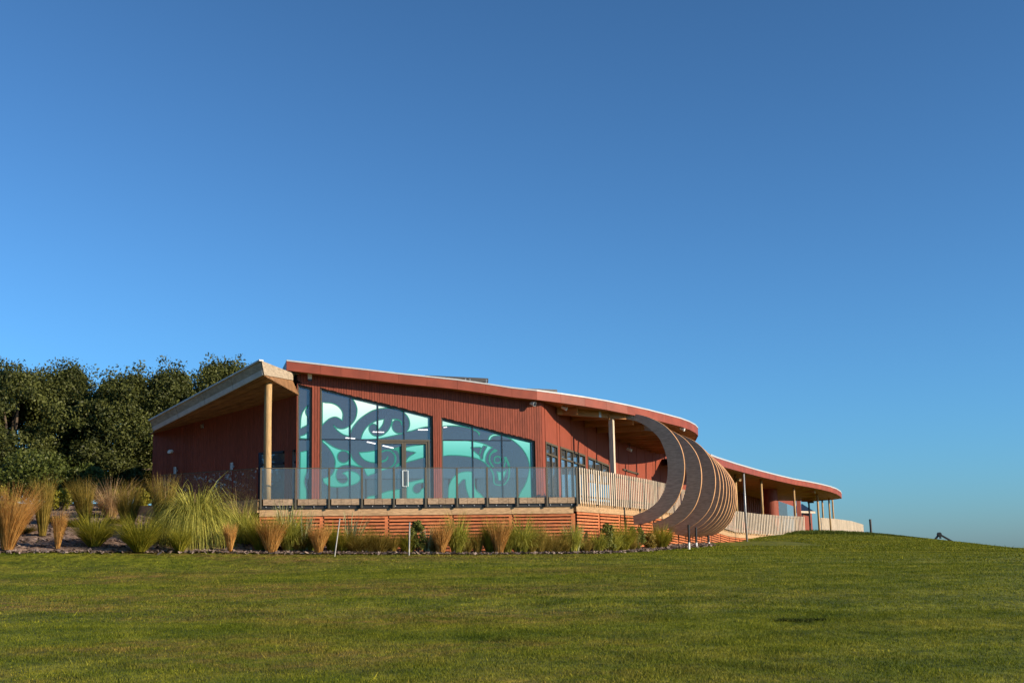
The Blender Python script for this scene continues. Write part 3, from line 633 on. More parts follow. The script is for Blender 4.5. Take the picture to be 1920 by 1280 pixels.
# rear return so the wing is a closed volume
one('rear_wall', red, B, lambda q: (q.prism([LP(LEND, FLOOR - 1.5), LP(LEND, FLOOR - 1.5, -6), LP(LEND, ltop(LEND), -6), LP(LEND, ltop(LEND))], TL * .05)))
for a, b, z_ in ldoors:
    w_ = one('side_door', navy, B, lambda q: [q.bar(LP(a + .035, FLOOR, -.08), LP(a + .035, z_, -.08), .07, .16), q.bar(LP(b - .035, FLOOR, -.08), LP(b - .035, z_, -.08), .07, .16), q.bar(LP(a + .07, z_ - .04, -.08), LP(b - .07, z_ - .04, -.08), .16, .08), q.bar(LP(a + .07, z_ - .42, -.08), LP(b - .07, z_ - .42, -.08), .12, .07)])
    one('pane', glassw, w_, lambda q: q.face([LP(a + .05, FLOOR, -.1), LP(b - .05, FLOOR, -.1), LP(b - .05, z_ - .05, -.1), LP(a + .05, z_ - .05, -.1)]))
    one('shade_sheet', darkgap, w_, lambda q: q.face([LP(a - .3, FLOOR, -1.4), LP(b + .6, FLOOR, -1.4), LP(b + .6, z_, -1.4), LP(a - .3, z_, -1.4)]))  # near-black sheet standing in for the unlit room behind the doors
# canopy
cF1, cF2 = P(495, 703, 40.0), P(289, 808, 44.6)
cT1, cT2 = P(490, 676.5, 39.9), P(282, 789, 44.5)
cE1, cE2 = P(549, 713, 42.6), P(549, 700, 42.6)             # where the front edge runs in to the front wall
can = MB(); bk1 = LP(-.2, ltop(0) + .2, -.6); bk2 = LP(LEND + .35, ltop(LEND) + .2, -.5); _u = Z * .1
can.face([cF1 + _u, cF2 + _u, bk2, bk1, cE1 + _u], 0)
can.face([cT1, cE2, Vector((bk1.x, bk1.y, cE2.z + .1)), Vector((bk2.x, bk2.y, cT2.z)), cT2], 1)
can.face([cF2 + _u, cT2, Vector((bk2.x, bk2.y, cT2.z)), bk2], 1)
canopy = can.build('canopy', [darkgap, galv], B); canopy['label'] = 'lean-to canopy of weathered timber over the shaded deck'
# planks lining the soffit, running along the canopy
a0, a1, b0, b1 = cF1, cF2, LP(-.05, ltop(0) - .015, -.05), LP(LEND + .3, ltop(LEND) - .015, -.05)
for k in range(12):
    t0, t1 = k / 12 + .004, (k + 1) / 12 - .004
    q = MB(); q.prism([lerp(a0, b0, t0), lerp(a1, b1, t0), lerp(a1, b1, t1), lerp(a0, b0, t1)], Vector((0, 0, -.018 - .006 * (k % 2)))); q.build('soffit_plank', soffit, canopy)
q = MB(); q.prism([cF1, lerp(a0, b0, 1), cE1 + Vector((0, 0, -.01))], Vector((0, 0, -.02))); q.build('soffit_plank', soffit, canopy)
# fascia boards along the long edge, pale strip below them, sunlit end boards
for k in range(4):
    t0, t1 = k / 4 + .0015, (k + 1) / 4 - .0015
    p_, r_ = lerp(cT1, cT2, t0), lerp(cT1, cT2, t1); p2, r2 = lerp(cF1, cF2, t0), lerp(cF1, cF2, t1)
    pm, rm = lerp(p_, p2, .64), lerp(r_, r2, .64); od = Vector((-.35, -.6, 0)) * .05
    q = MB(); q.prism([p_, r_, rm, pm], od); q.build('fascia_board', canfas, canopy)
    q = MB(); q.prism([pm, rm, r2, p2], od * 1.5); q.build('edge_flashing', galv, canopy)
q = MB(); q.prism([cT1, cE2, cE1, cF1], Vector((.02, -.05, 0))); q.build('end_board', canfas, canopy)
one('roof_flashing', galv, canopy, lambda q: q.bar(cT1 + Z * .02, cT2 + Z * .02, .16, .05))
# round pole
pb = P(501, 934, 41.0); ptp = P(502.5, 709, 41.0)
one('column', logm, B, lambda q: q.tube([Vector((pb.x, pb.y, FLOOR - .02)), lerp(pb, ptp, .3), lerp(pb, ptp, .7), Vector((pb.x, pb.y, ptp.z + .08))], [.118, .122, .120, .118], 18), smooth=True)['label'] = 'round timber pole under the canopy corner'

# ---- side wall along the deck: panels, battens, tall windows
pedges = [1017, 1045.5, 1072, 1097, 1119.5, 1142, 1160, 1178, 1194, 1209.5, 1223.5, 1237, 1250, 1262]
ps = [rig(x, 860)[0] for x in pedges]; ps[0] = 0
while ps[-1] < 23: ps.append(ps[-1] + 1.3)
rwins = [((1022.5, 827), (1045.2, 835.5)), ((1050, 836.5), (1097, 852.5)), ((1102, 855), (1141.5, 871.5))]
RW = []
for p0_, p1_ in rwins: s0, z0 = rig(*p0_); s1, z1 = rig(*p1_); RW.append((s0, s1, z0, z1))
FSIDE = lambda s: pl([0, 8, 16, 25], [FLOOR, FLOOR, FLOOR - .2, FLOOR - .45], s)
def rhead(w, s): return lerp(w[2], w[3], (s - w[0]) / (w[1] - w[0]))
sw = MB(); plist = []
brk = sorted(set(ps + [x for w in RW for x in w[:2]]))
for i in range(len(brk) - 1):
    a, b = brk[i], brk[i + 1]
    if b - a < .01: continue
    w = next((w for w in RW if w[0] - 1e-3 <= a and b <= w[1] + 1e-3), None)
    ba, bb = (rhead(w, a), rhead(w, b)) if w else (FSIDE(a) - .02, FSIDE(b) - .02)
    ta, tb = [(roof_under(RP(q_, 0)) + .05 if q_ < 16.5 else min(roof_under(RP(q_, 0)) - .1, 6.2)) for q_ in (a, b)]
    if min(ta - ba, tb - bb) < .05: continue
    sw.face([RP(a, ba, -.03), RP(b, bb, -.03), RP(b, tb, -.03), RP(a, ta, -.03)]); plist.append((a + .02, b - .02, ba, bb, ta, tb))
swall = sw.build('deck_side_wall', darkgap, B)
for a, b, ba, bb, ta, tb in plist: q = MB(); q.prism([RP(a, ba, -.028), RP(b, bb, -.028), RP(b, tb, -.028), RP(a, ta, -.028)], NR * .028); q.build('panel', redp, swall)
for wi, w in enumerate(RW):
    s0, s1, z0, z1 = w; zb_ = FLOOR + (.05 if wi < 2 else .9)
    q = MB(); fr_ = .06
    q.hexa([RP(s0, zb_, -.1), RP(s0 + fr_, zb_, -.1), RP(s0 + fr_, zb_, .02), RP(s0, zb_, .02)], [RP(s0, z0, -.1), RP(s0 + fr_, rhead(w, s0 + fr_), -.1), RP(s0 + fr_, rhead(w, s0 + fr_), .02), RP(s0, z0, .02)])
    q.hexa([RP(s1 - fr_, zb_, -.1), RP(s1, zb_, -.1), RP(s1, zb_, .02), RP(s1 - fr_, zb_, .02)], [RP(s1 - fr_, rhead(w, s1 - fr_), -.1), RP(s1, z1, -.1), RP(s1, z1, .02), RP(s1 - fr_, rhead(w, s1 - fr_), .02)])
    q.hexa([RP(s0 + fr_, rhead(w, s0 + fr_) - .07, -.1), RP(s1 - fr_, rhead(w, s1 - fr_) - .07, -.1), RP(s1 - fr_, rhead(w, s1 - fr_) - .07, .02), RP(s0 + fr_, rhead(w, s0 + fr_) - .07, .02)], [RP(s0 + fr_, rhead(w, s0 + fr_), -.1), RP(s1 - fr_, rhead(w, s1 - fr_), -.1), RP(s1 - fr_, rhead(w, s1 - fr_), .02), RP(s0 + fr_, rhead(w, s0 + fr_), .02)])
    q.bar(RP(s0 + fr_, zb_ + .03, -.04), RP(s1 - fr_, zb_ + .03, -.04), .12, .06)
    wo_ = q.build('deck_window', bronze, B)
    nm = [2, 4, 3][wi]; xs = [lerp(s0, s1, k / nm) for k in range(nm + 1)]
    for s in xs[1:-1]: one('mullion', bronze, wo_, lambda q: q.hexa([RP(s - .03, zb_, -.09), RP(s + .03, zb_, -.09), RP(s + .03, zb_, .01), RP(s - .03, zb_, .01)], [RP(s - .03, rhead(w, s) - .05, -.09), RP(s + .03, rhead(w, s) - .05, -.09), RP(s + .03, rhead(w, s) - .05, .01), RP(s - .03, rhead(w, s) - .05, .01)]))
    one('transom', bronze, wo_, lambda q: q.bar(RP(s0 + fr_, rhead(w, s0) - .42, -.04), RP(s1 - fr_, rhead(w, s1) - .42, -.04), .1, .06))
    for k in range(nm): one('pane', glassw, wo_, lambda q: q.face([RP(xs[k], zb_, -.05), RP(xs[k + 1], zb_, -.05), RP(xs[k + 1], rhead(w, xs[k + 1]) - .03, -.05), RP(xs[k], rhead(w, xs[k]) - .03, -.05)]))
    one('shade_sheet', darkgap, wo_, lambda q: q.face([RP(s0 - .3, FLOOR, -2.2), RP(s1 + .3, FLOOR, -2.2), RP(s1 + .3, z1 + .2, -2.2), RP(s0 - .3, z0, -2.2)]))  # near-black sheet painted as the dim room behind the panes
s_, z_ = rig(1167, 884); s2_, _ = rig(1196, 890)
one('small_window', bronze, B, lambda q: (q.bar(RP(s_, z_ + .1, .03), RP(s2_, z_ + .02, .03), .05, .07), q.bar(RP(s_, z_ + .1, .03), RP(s_, z_ - 1, .03), .05, .07), q.bar(RP(s2_, z_, .03), RP(s2_, z_ - 1, .03), .05, .07)))
# ---- soffit beams and the edge beam over the side deck
bA, bB = on_plane(1043, 769, CORR + NR * .02, NR), P(1172, 778.5, 47.9)
one('beam', beamm, B, lambda q: q.bar(bA, bB, .16, .31)); one('beam_bracket', grey_metal, B, lambda q: q.box(lerp(bA, bB, .62), (bB - bA).normalized() * .05, Vector((.02, -.09, 0)), Z * .15))
pt_, pb_ = P(1146, 783, 47.7), P(1150, 884, 47.7)
one('column', pale, B, lambda q: q.box(Vector((pt_.x, pt_.y, (FLOOR + pt_.z) / 2)), RI.normalized() * 0 + Vector((.075, -.04, 0)), Vector((.035, .07, 0)), Z * (pt_.z - FLOOR) / 2))['label'] = 'square pale post on the side deck'

for i in range(9):                                          # joists under the roof over the side deck
    s_ = 1.6 + i * 1.45; a = RP(s_, 0, .03); d_ = 0
    while d_ < 4.6 and min((a + NR * (d_ + .3)).xy[0] - np.interp((a + NR * (d_ + .3)).y, [e.y for e in E[9:20]], [e.x for e in E[9:20]]), 0) < -.35: d_ += .15
    if d_ < .4: continue
    b = a + NR * d_; one('joist', beamm, B, lambda q: q.bar(Vector((a.x, a.y, roof_under(a) - .13)), Vector((b.x, b.y, roof_under(b) - .13)), .09, .24))
# ---- deck: floor, kerb boards, channel, bearers, slatted skirt
ZC0 = dk(700, 946)[1]; ZC = FLOOR - .20
dkL = lambda s: DK + TL * s                                 # left edge of the deck, running back beside the shaded wall
dfl = MB()
ring = [DP(0, 0), DP(SDR, 0)]
for s in np.linspace(1.5, EDGE_L, 14): ring.append(EDGE(s)[0])
inner = [RP(25 * t, 0, -.3) for t in np.linspace(1, 0, 10)] + [FP(SL, 0, -.5), LP(LEND, 0, -.3), dkL(7.0)]
m = MB()
m.face([Vector((p.x, p.y, FLOOR - .012)) for p in [DP(0.02, 0, -.02), DP(SDR, 0, -.02), RP(.0, 0, -.2), FP(SL, 0, -.4), ]]); m.face([Vector((p.x, p.y, FLOOR - .012)) for p in [DP(.02, 0, -.02), FP(SL, 0, -.4), LP(LEND, 0, -.3), dkL(7.0)]])
sv = np.linspace(0, EDGE_L, 30)
for i in range(29):
    (a, ta, _), (b, tb, _) = EDGE(sv[i]), EDGE(sv[i + 1]); ia, ib = RP(sv[i] * 1.02, 0, -.3), RP(sv[i + 1] * 1.02, 0, -.3)
    fa, fb = min(FLOOR - .012, ta - 1.05), min(FLOOR - .012, tb - 1.05)
    m.face([Vector((a.x, a.y, fa)), Vector((b.x, b.y, fb)), Vector((ib.x, ib.y, fb)), Vector((ia.x, ia.y, fa))])
deck = m.build('deck_floor', deckm, B)
post_px = [487, 554, 617, 678.5, 738.5, 798, 857, 913.5, 970, 1025.6, 1082]
post_s = [dk(x)[0] for x in post_px]; post_s[0] = .03
for i in range(10):                                         # weathered kerb boards between the posts, cut in short lengths
    a, b = post_s[i] + .07, post_s[i + 1] - .03; nn_ = 3 if i != 0 else 3
    cuts = [a] + sorted(lerp(a, b, (k + random.uniform(-.15, .15)) / nn_) for k in range(1, nn_)) + [b]
    for k in range(nn_): one('kerb_board', weathered, deck, lambda q: q.hexa([DP(cuts[k] + .004, FLOOR - .185, -.05), DP(cuts[k + 1] - .004, FLOOR - .185, -.05), DP(cuts[k + 1] - .004, FLOOR - .185, .0), DP(cuts[k] + .004, FLOOR - .185, .0)], [DP(cuts[k] + .004, FLOOR + .005, -.05), DP(cuts[k + 1] - .004, FLOOR + .005, -.05), DP(cuts[k + 1] - .004, FLOOR + .005, .0), DP(cuts[k] + .004, FLOOR + .005, .0)]))
one('steel_channel', blackm, deck, lambda q: q.hexa([DP(0, FLOOR - .30, -.14), DP(SDR, FLOOR - .30, -.14), DP(SDR, FLOOR - .30, -.06), DP(0, FLOOR - .30, -.06)], [DP(0, FLOOR - .188, -.14), DP(SDR, FLOOR - .188, -.14), DP(SDR, FLOOR - .188, -.06), DP(0, FLOOR - .188, -.06)]))
for i in range(28):
    s = .2 + i * (SDR - .4) / 27; one('bolt', grey_metal, deck, lambda q: q.tube([DP(s, FLOOR - .235, -.06), DP(s, FLOOR - .235, -.03)], .018, 8))
cuts = [0] + [dk(x)[0] for x in (605, 727, 848, 960)] + [SDR - .12]
for i in range(5): one('bearer', bearer, deck, lambda q: q.hexa([DP(cuts[i] + .003, FLOOR - .52, -.22), DP(cuts[i + 1] - .003, FLOOR - .52, -.22), DP(cuts[i + 1] - .003, FLOOR - .52, -.10), DP(cuts[i] + .003, FLOOR - .52, -.10)], [DP(cuts[i] + .003, FLOOR - .302, -.22), DP(cuts[i + 1] - .003, FLOOR - .302, -.22), DP(cuts[i + 1] - .003, FLOOR - .302, -.10), DP(cuts[i] + .003, FLOOR - .302, -.10)]))
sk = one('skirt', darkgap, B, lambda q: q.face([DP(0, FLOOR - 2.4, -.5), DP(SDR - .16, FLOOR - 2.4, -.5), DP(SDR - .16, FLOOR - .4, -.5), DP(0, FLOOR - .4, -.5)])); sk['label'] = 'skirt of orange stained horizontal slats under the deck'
PITCHZ = .108; SLH = .066
for i in range(5):
    a, b = cuts[i] + (.07 if i else .0), cuts[i + 1] - .07
    one('skirt_post', skirt, sk, lambda q: q.hexa([DP(b + .002, FLOOR - 2.4, -.20), DP(b + .138, FLOOR - 2.4, -.20), DP(b + .138, FLOOR - 2.4, -.155), DP(b + .002, FLOOR - 2.4, -.155)], [DP(b + .002, FLOOR - .525, -.20), DP(b + .138, FLOOR - .525, -.20), DP(b + .138, FLOOR - .525, -.155), DP(b + .002, FLOOR - .525, -.155)]))
    for r in range(15):
        z1_ = FLOOR - .545 - r * PITCHZ; z0_ = z1_ - SLH; g1, g2 = DP(a, 0, -.15), DP(b, 0, -.15)
        if z1_ < min(tz(g1.x, g1.y), tz(g2.x, g2.y)) - .05: break
        j = random.uniform(-.004, .004)
        one('slat', skirt, sk, lambda q: q.hexa([DP(a, z0_ + j, -.153), DP(b, z0_ - j, -.153), DP(b, z0_ - j, -.125), DP(a, z0_ + j, -.125)], [DP(a, z1_ + j, -.153), DP(b, z1_ - j, -.153), DP(b, z1_ - j, -.125), DP(a, z1_ + j, -.125)]))
def edge_in(s, off):                                        # point on the side deck's edge, moved inwards
    p, t, f = EDGE(s); q, _, _ = EDGE(min(s + .2, EDGE_L)); o, _, _ = EDGE(max(s - .2, 0)); d = (q - o).normalized(); return p + Vector((-d.y, d.x, 0)) * off, t, f
sbreak = list(np.arange(.15, EDGE_L - 1, 2.35)) + [EDGE_L - .05]
bk = MB()
for i in range(len(sbreak) - 1):
    a, ta, fa = edge_in(sbreak[i], .14); b, tb, fb = edge_in(sbreak[i + 1], .14); d = (b - a).normalized(); nn_ = Vector((d.y, -d.x, 0))
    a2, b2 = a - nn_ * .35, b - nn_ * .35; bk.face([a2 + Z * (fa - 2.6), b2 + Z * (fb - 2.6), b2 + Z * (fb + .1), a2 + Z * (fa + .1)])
    za, zb = fa - .02, fb - .02
    one('bearer', bearer, deck, lambda q: q.hexa([a + d * .003 + Z * (za - .24), b - d * .003 + Z * (zb - .24), b - d * .003 - nn_ * .1 + Z * (zb - .24), a + d * .003 - nn_ * .1 + Z * (za - .24)], [a + d * .003 + Z * (za + .12), b - d * .003 + Z * (zb + .12), b - d * .003 - nn_ * .1 + Z * (zb + .12), a + d * .003 - nn_ * .1 + Z * (za + .12)]))
    one('skirt_post', skirt, sk, lambda q: q.box(b - nn_ * .06 + Z * (zb - 1.4), d * .065, nn_ * .022, Z * 1.15))
    for r in range(15):
        z1a, z1b = za - .26 - r * PITCHZ, zb - .26 - r * PITCHZ
        if max(z1a, z1b) < min(tz(a.x, a.y), tz(b.x, b.y)) - .1: break
        a3, b3 = a + d * .07 - nn_ * .035, b - d * .07 - nn_ * .035
        one('slat', skirt, sk, lambda q: q.hexa([a3 + Z * (z1a - SLH), b3 + Z * (z1b - SLH), b3 + nn_ * .028 + Z * (z1b - SLH), a3 + nn_ * .028 + Z * (z1a - SLH)], [a3 + Z * z1a, b3 + Z * z1b, b3 + nn_ * .028 + Z * z1b, a3 + nn_ * .028 + Z * z1a]))
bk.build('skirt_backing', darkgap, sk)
lb = dkL(0); 
one('side_bearer', bearer, deck, lambda q: q.bar(dkL(.1) - Z * .2 + NL * -.05, dkL(7) - Z * .2 + NL * -.05, .1, .4))
for r in range(13):
    z1_ = FLOOR - .545 - r * PITCHZ
    one('slat', skirt, sk, lambda q: q.bar(Vector((dkL(.06).x, dkL(.06).y, z1_)) - NL * .12, Vector((dkL(6.5).x, dkL(6.5).y, z1_)) - NL * .12, .03, SLH))

# ---- curved glulam ribs
RU = Vector((math.cos(math.radians(30)), -math.sin(math.radians(30)), 0)); RN = Vector((math.sin(math.radians(30)), math.cos(math.radians(30)), 0))
R0 = P(1283, 873, 46.9)
outer_z = [(1165, 771), (1185, 772), (1210, 777), (1234, 787), (1251, 799), (1264, 814), (1274, 830), (1280, 848), (1282.8, 870), (1281.5, 893), (1276, 917), (1266.5, 938), (1247, 959), (1224, 973), (1206, 979), (1188, 981)]
inner_z = [(1186, 963.5), (1204, 957.5), (1224, 946), (1240, 928), (1249, 903), (1251.8, 880), (1250.5, 860), (1246, 842), (1237, 820), (1226, 808), (1214, 798), (1199, 789), (1185, 784), (1165, 783)]
def rc(x, y):
    q = on_plane(x, y, R0, RN); return Vector(((q - R0).dot(RU), q.z - R0.z))
def open_smooth(pts, it=2):
    for _ in range(it):
        o = [pts[0]]
        for a, b in zip(pts, pts[1:]): o += [a * .75 + b * .25, a * .25 + b * .75]
        pts = o + [pts[-1]]
    return pts
ro = open_smooth([rc(*p) for p in outer_z]); ri = open_smooth([rc(*p) for p in inner_z])
ROW = max(p.x for p in ro); 
zmx = next(p.y for p in ro if p.x == ROW)
ro = [Vector((p.x - ROW, p.y - zmx)) for p in ro]; ri = [Vector((p.x - ROW, p.y - zmx)) for p in ri]
RIB = [(1283, 870, 46.9, 1.0), (1315, 888, 48.8, .985), (1341, 896, 50.8, .975), (1349.5, 903, 52.3, .97), (1356, 908, 53.8, .965), (1362, 912, 55.2, .96), (1367, 916, 56.6, .955), (1371.5, 919, 58.0, .95), (1375.5, 922, 59.4, .945), (1378.5, 925, 60.8, .94), (1381, 928, 62.2, .935)]
def resample(pts, n):
    d = [0]
    for a, b in zip(pts, pts[1:]): d.append(d[-1] + (b - a).length)
    return [Vector((pl(d, [p.x for p in pts], t), pl(d, [p.y for p in pts], t))) for t in np.linspace(0, d[-1], n)]
NS = 40; ro_ = resample(ro, NS); ri_ = resample(ri[::-1], NS)
for k, (x, y, d, sc) in enumerate(RIB):
    o = P(x, y, d); TH = .075; q = MB(); ri_k = ri_ if k == 0 else [lerp(b_, a_, .06 if k < 3 else .0) for a_, b_ in zip(ro_, ri_)]
    def rp(v, side): return o + RU * (v.x * sc) + Z * (v.y * sc) + RN * (TH * side)
    for i in range(NS - 1):
        a, b, c, e = ro_[i], ro_[i + 1], ri_k[i + 1], ri_k[i]
        q.face([rp(a, 0), rp(b, 0), rp(c, 0), rp(e, 0)], 0); q.face([rp(a, 1), rp(e, 1), rp(c, 1), rp(b, 1)], 0)
        q.face([rp(a, 0), rp(a, 1), rp(b, 1), rp(b, 0)], 1); q.face([rp(e, 0), rp(c, 0), rp(c, 1), rp(e, 1)], 1)
    q.face([rp(ro_[0], 0), rp(ri_k[0], 0), rp(ri_k[0], 1), rp(ro_[0], 1)], 1); q.face([rp(ro_[-1], 0), rp(ro_[-1], 1), rp(ri_k[-1], 1), rp(ri_k[-1], 0)], 1)
    rib = q.build('rib', [glulam, ribedge], B)
    tp = (rp(ro_[0], .5) + rp(ri_k[0], .5)) / 2
    if k:                                                   # beam running back from the rib's head to the wall
        w_ = tp - RU * (min(4.6, 3.0 + k * .25)); one('beam', beamm, B, lambda q: q.bar(tp, w_ + Z * .12, .14, .28))
    pm_ = (rp(ro_[1], 0) + rp(ri_k[1], 0)) / 2 + RU * .16
    one('splice_plate', grey_metal, rib, lambda q: q.box(pm_ - RN * .008, RU * .17, RN * .007, Z * .105))
    if k < 1:
        for bx_ in (-.13, -.09, -.05, .05, .09, .13):
            for bz_ in (-.07, 0, .07): one('bolt', whitep, rib, lambda q: q.tube([pm_ - RN * .015 + RU * bx_ + Z * bz_, pm_ - RN * .03 + RU * bx_ + Z * bz_], .012, 6))

# ================================================================== glass balustrade and slatted fences
BA = empty('glass_balustrade', 'frameless clear glass balustrade with bronze posts along the front deck', 'balustrade')
RT = dk(487, 877.5)[1]; RT2 = dk(1082, 876)[1]
rt = lambda s: lerp(RT, RT2, s / SDR)
for s in post_s: one('post', bronze, BA, lambda q: q.hexa([DP(s - .028, FLOOR - .29, -.005), DP(s + .028, FLOOR - .29, -.005), DP(s + .028, FLOOR - .29, .05), DP(s - .028, FLOOR - .29, .05)], [DP(s - .028, rt(s), -.005), DP(s + .028, rt(s), -.005), DP(s + .028, rt(s), .05), DP(s - .028, rt(s), .05)]))
for i in range(10):
    a, b = post_s[i] + .035, post_s[i + 1] - .035
    one('pane', glassb, BA, lambda q: q.face([DP(a, FLOOR + .01, .02), DP(b, FLOOR + .01, .02), DP(b, rt(b) - .012, .02), DP(a, rt(a) - .012, .02)]))
one('top_rail', bronze, BA, lambda q: q.hexa([DP(0, rt(0) - .012, 0), DP(SDR, rt(SDR) - .012, 0), DP(SDR, rt(SDR) - .012, .045), DP(0, rt(0) - .012, .045)], [DP(0, rt(0) + .01, 0), DP(SDR, rt(SDR) + .01, 0), DP(SDR, rt(SDR) + .01, .045), DP(0, rt(0) + .01, .045)]))
BL = empty('glass_balustrade', 'darker glass balustrade along the shaded left edge of the deck', 'balustrade')
ls = [0.08] + [on_plane(x, 885, DK, NL) for x in (437, 390, 343, 304)]; ls = [0.1] + [(p - DK).dot(TL) for p in ls[1:]]
def LQ(s, z): v = DK + TL * s + NL * .02; return Vector((v.x, v.y, z))
for s in ls: one('post', bronze, BL, lambda q: q.bar(LQ(s, FLOOR - .3), LQ(s, RT), .05, .05))
for i in range(4): one('pane', glassb, BL, lambda q: q.face([LQ(ls[i] + .03, FLOOR), LQ(ls[i + 1] - .03, FLOOR), LQ(ls[i + 1] - .03, RT - .02), LQ(ls[i] + .03, RT - .02)]))
one('top_rail', bronze, BL, lambda q: q.bar(LQ(ls[0], RT), LQ(ls[-1], RT), .045, .022))

def slat_fence(name, label, at, L, pitch, wid, off=0, s_start=.0):
    f = empty(name, label, 'fence'); s = s_start + .05
    while s < L:
        p, t, b = at(s); q, _, _ = at(min(s + .1, L)); o, _, _ = at(max(s - .1, 0)); d = (q - o).normalized(); n = Vector((d.y, -d.x, 0)); p = p + n * off
        j = 0
        one('slat', pale, f, lambda m: m.box(p + n * .016 + Z * (t + b) / 2, d * wid / 2 * (1 if s < 16 else 1.6), n * .012, Z * ((t - b) / 2 + j))); s += pitch * (1 if s < 16 else 1.55)
    s = s_start + .02
    while s <= L + .01:
        p, t, b = at(min(s, L)); q, _, _ = at(min(s + .1, L)); o, _, _ = at(max(s - .1, 0)); d = (q - o).normalized(); n = Vector((d.y, -d.x, 0)); p = p + n * off
        one('post', blackm, f, lambda m: m.box(p - n * .045 + Z * ((t + b) / 2 - .03), d * .03, n * .03, Z * (t - b) / 2)); s += 1.9
    for h in (.10, .80):
        m = MB(); ks = np.linspace(s_start, L, 24)
        for i in range(23):
            a, ta, ba = at(ks[i]); c, tc, bc = at(ks[i + 1]); d = (c - a).normalized(); n = Vector((d.y, -d.x, 0))
            m.bar(a + n * (off - .012) + Z * lerp(ta, ba, h), c + n * (off - .012) + Z * lerp(tc, bc, h), .02, .06)
        m.build('rail', blackm, f)
    return f
slat_fence('slatted_fence', 'pale vertical slat fence along the side deck, running behind the ribs', EDGE, EDGE_L, .235, .095, .03)
slat_fence('slatted_fence', 'far pale slat fence at the end of the ramp, beyond the crest', EDGE2, EDGE2_L, .2, .13)

# ================================================================== far wing
FWG = empty('far_wing', 'far red wing with its own curved roof, drum wall and slender columns', 'building')
e2 = [(1330, 853, 56.5), (1341, 857.5, 58.5), (1380, 870, 66), (1420, 881.5, 72.5), (1455, 890.5, 77), (1487, 898, 80), (1515, 903, 81.8), (1537, 907.5, 83), (1555, 912, 84), (1567, 916.5, 85), (1574, 921, 86.2), (1576.5, 925, 87.6)]
E2 = [P(*p) for p in e2]
E2 += [Vector((E2[-1].x - .2, 89.5, E2[-1].z)), Vector((E2[-1].x - 1.2, 91.5, E2[-1].z))]
B2 = [Vector((lerp(2, 17, i / (len(E2) - 1)), lerp(66, 94, i / (len(E2) - 1)), e.z + .25)) for i, e in enumerate(E2)]
m = MB(); dn = Vector((0, 0, -.3))
for i in range(len(E2) - 1):
    m.face([E2[i], E2[i + 1], B2[i + 1], B2[i]], 0); m.face([E2[i] + dn, B2[i] + dn, B2[i + 1] + dn, E2[i + 1] + dn], 1); m.face([B2[i], B2[i + 1], B2[i + 1] + dn, B2[i] + dn], 0)
rf2 = m.build('roof', [roofm, beamm], FWG)
for i in range(len(E2) - 1):
    a, b = E2[i], E2[i + 1]; d = (b - a).normalized(); n = Vector((d.y, -d.x, 0)).normalized()
    one('fascia_board', redf, rf2, lambda q: q.hexa([a + dn * 1.1, b + dn * 1.1, b + dn * 1.1 + n * .05, a + dn * 1.1 + n * .05], [a, b, b + n * .05, a + n * .05]))
q = MB()
for i in range(len(E2) - 1):
    a, b = E2[i], E2[i + 1]; d = (b - a).normalized(); n = Vector((d.y, -d.x, 0)).normalized()
    q.hexa([a - n * .2 + Z * .0, b - n * .2 + Z * .0, b + n * .07 - Z * .02, a + n * .07 - Z * .02], [a - n * .2 + Z * .06, b - n * .2 + Z * .06, b + n * .07 + Z * .05, a + n * .07 + Z * .05])
q.build('flashing', white_metal, rf2)
def far_z(x, y, d): return P(x, y, d).z
wp = [P(1352, 930, 76), P(1384, 930, 84), P(1410, 930, 88), P(1432, 930, 91), P(1458, 940, 93), P(1492, 950, 97)]
m = MB(); wtop = [pl([0, 5], [P(1352, 876, 76).z, P(1492, 908, 97).z + .3], i) for i in range(6)]; wb = P(1420, 965, 80).z - 1.0
for i in range(5):
    if i == 4: continue
    m.face([Vector((wp[i].x, wp[i].y, wb)), Vector((wp[i + 1].x, wp[i + 1].y, wb)), Vector((wp[i + 1].x, wp[i + 1].y, wtop[i + 1])), Vector((wp[i].x, wp[i].y, wtop[i]))])
m.face([Vector((wp[4].x, wp[4].y, far_z(1458, 938, 93))), Vector((wp[5].x, wp[5].y, far_z(1492, 950, 97))), Vector((wp[5].x, wp[5].y, wtop[5])), Vector((wp[4].x, wp[4].y, wtop[4]))])
fwl = m.build('wall', redp, FWG)
for i in range(26):
    t = i / 25 * 4; k = min(3, int(t)); p = lerp(wp[k], wp[k + 1], t - k)
    d = (wp[k + 1] - wp[k]).normalized(); n = Vector((d.y, -d.x, 0)); zt_ = lerp(wtop[k], wtop[k + 1], t - k)
    one('batten', red, fwl, lambda q: q.box(Vector((p.x, p.y, (wb + zt_) / 2)) + n * .02, d * .03, n * .02, Z * (zt_ - wb) / 2))
dc = P(1445, 945, 83); one('drum_wall', redp, FWG, lambda q: q.tube([Vector((dc.x, dc.y, wb)), Vector((dc.x, dc.y, P(1445, 900, 83).z))], .47, 28), smooth=False)['label'] = 'round red drum beside the far windows'
ec = P(1498, 955, 97.5); one('end_wall', redp, FWG, lambda q: q.box(Vector((ec.x, ec.y, (wb + P(1499, 914, 97).z) / 2)), Vector((.15, .02, 0)), Vector((.12, .45, 0)), Z * (P(1499, 914, 97).z - wb) / 2))
a, b = wp[4], wp[5]
fwin = one('window_strip', navy, FWG, lambda q: [q.bar(Vector((lerp(a.x, b.x, t), lerp(a.y, b.y, t), wb)), Vector((lerp(a.x, b.x, t), lerp(a.y, b.y, t), lerp(far_z(1458, 938, 93), far_z(1492, 950, 97), t))), .08, .08) for t in np.linspace(0.02, .98, 7)])
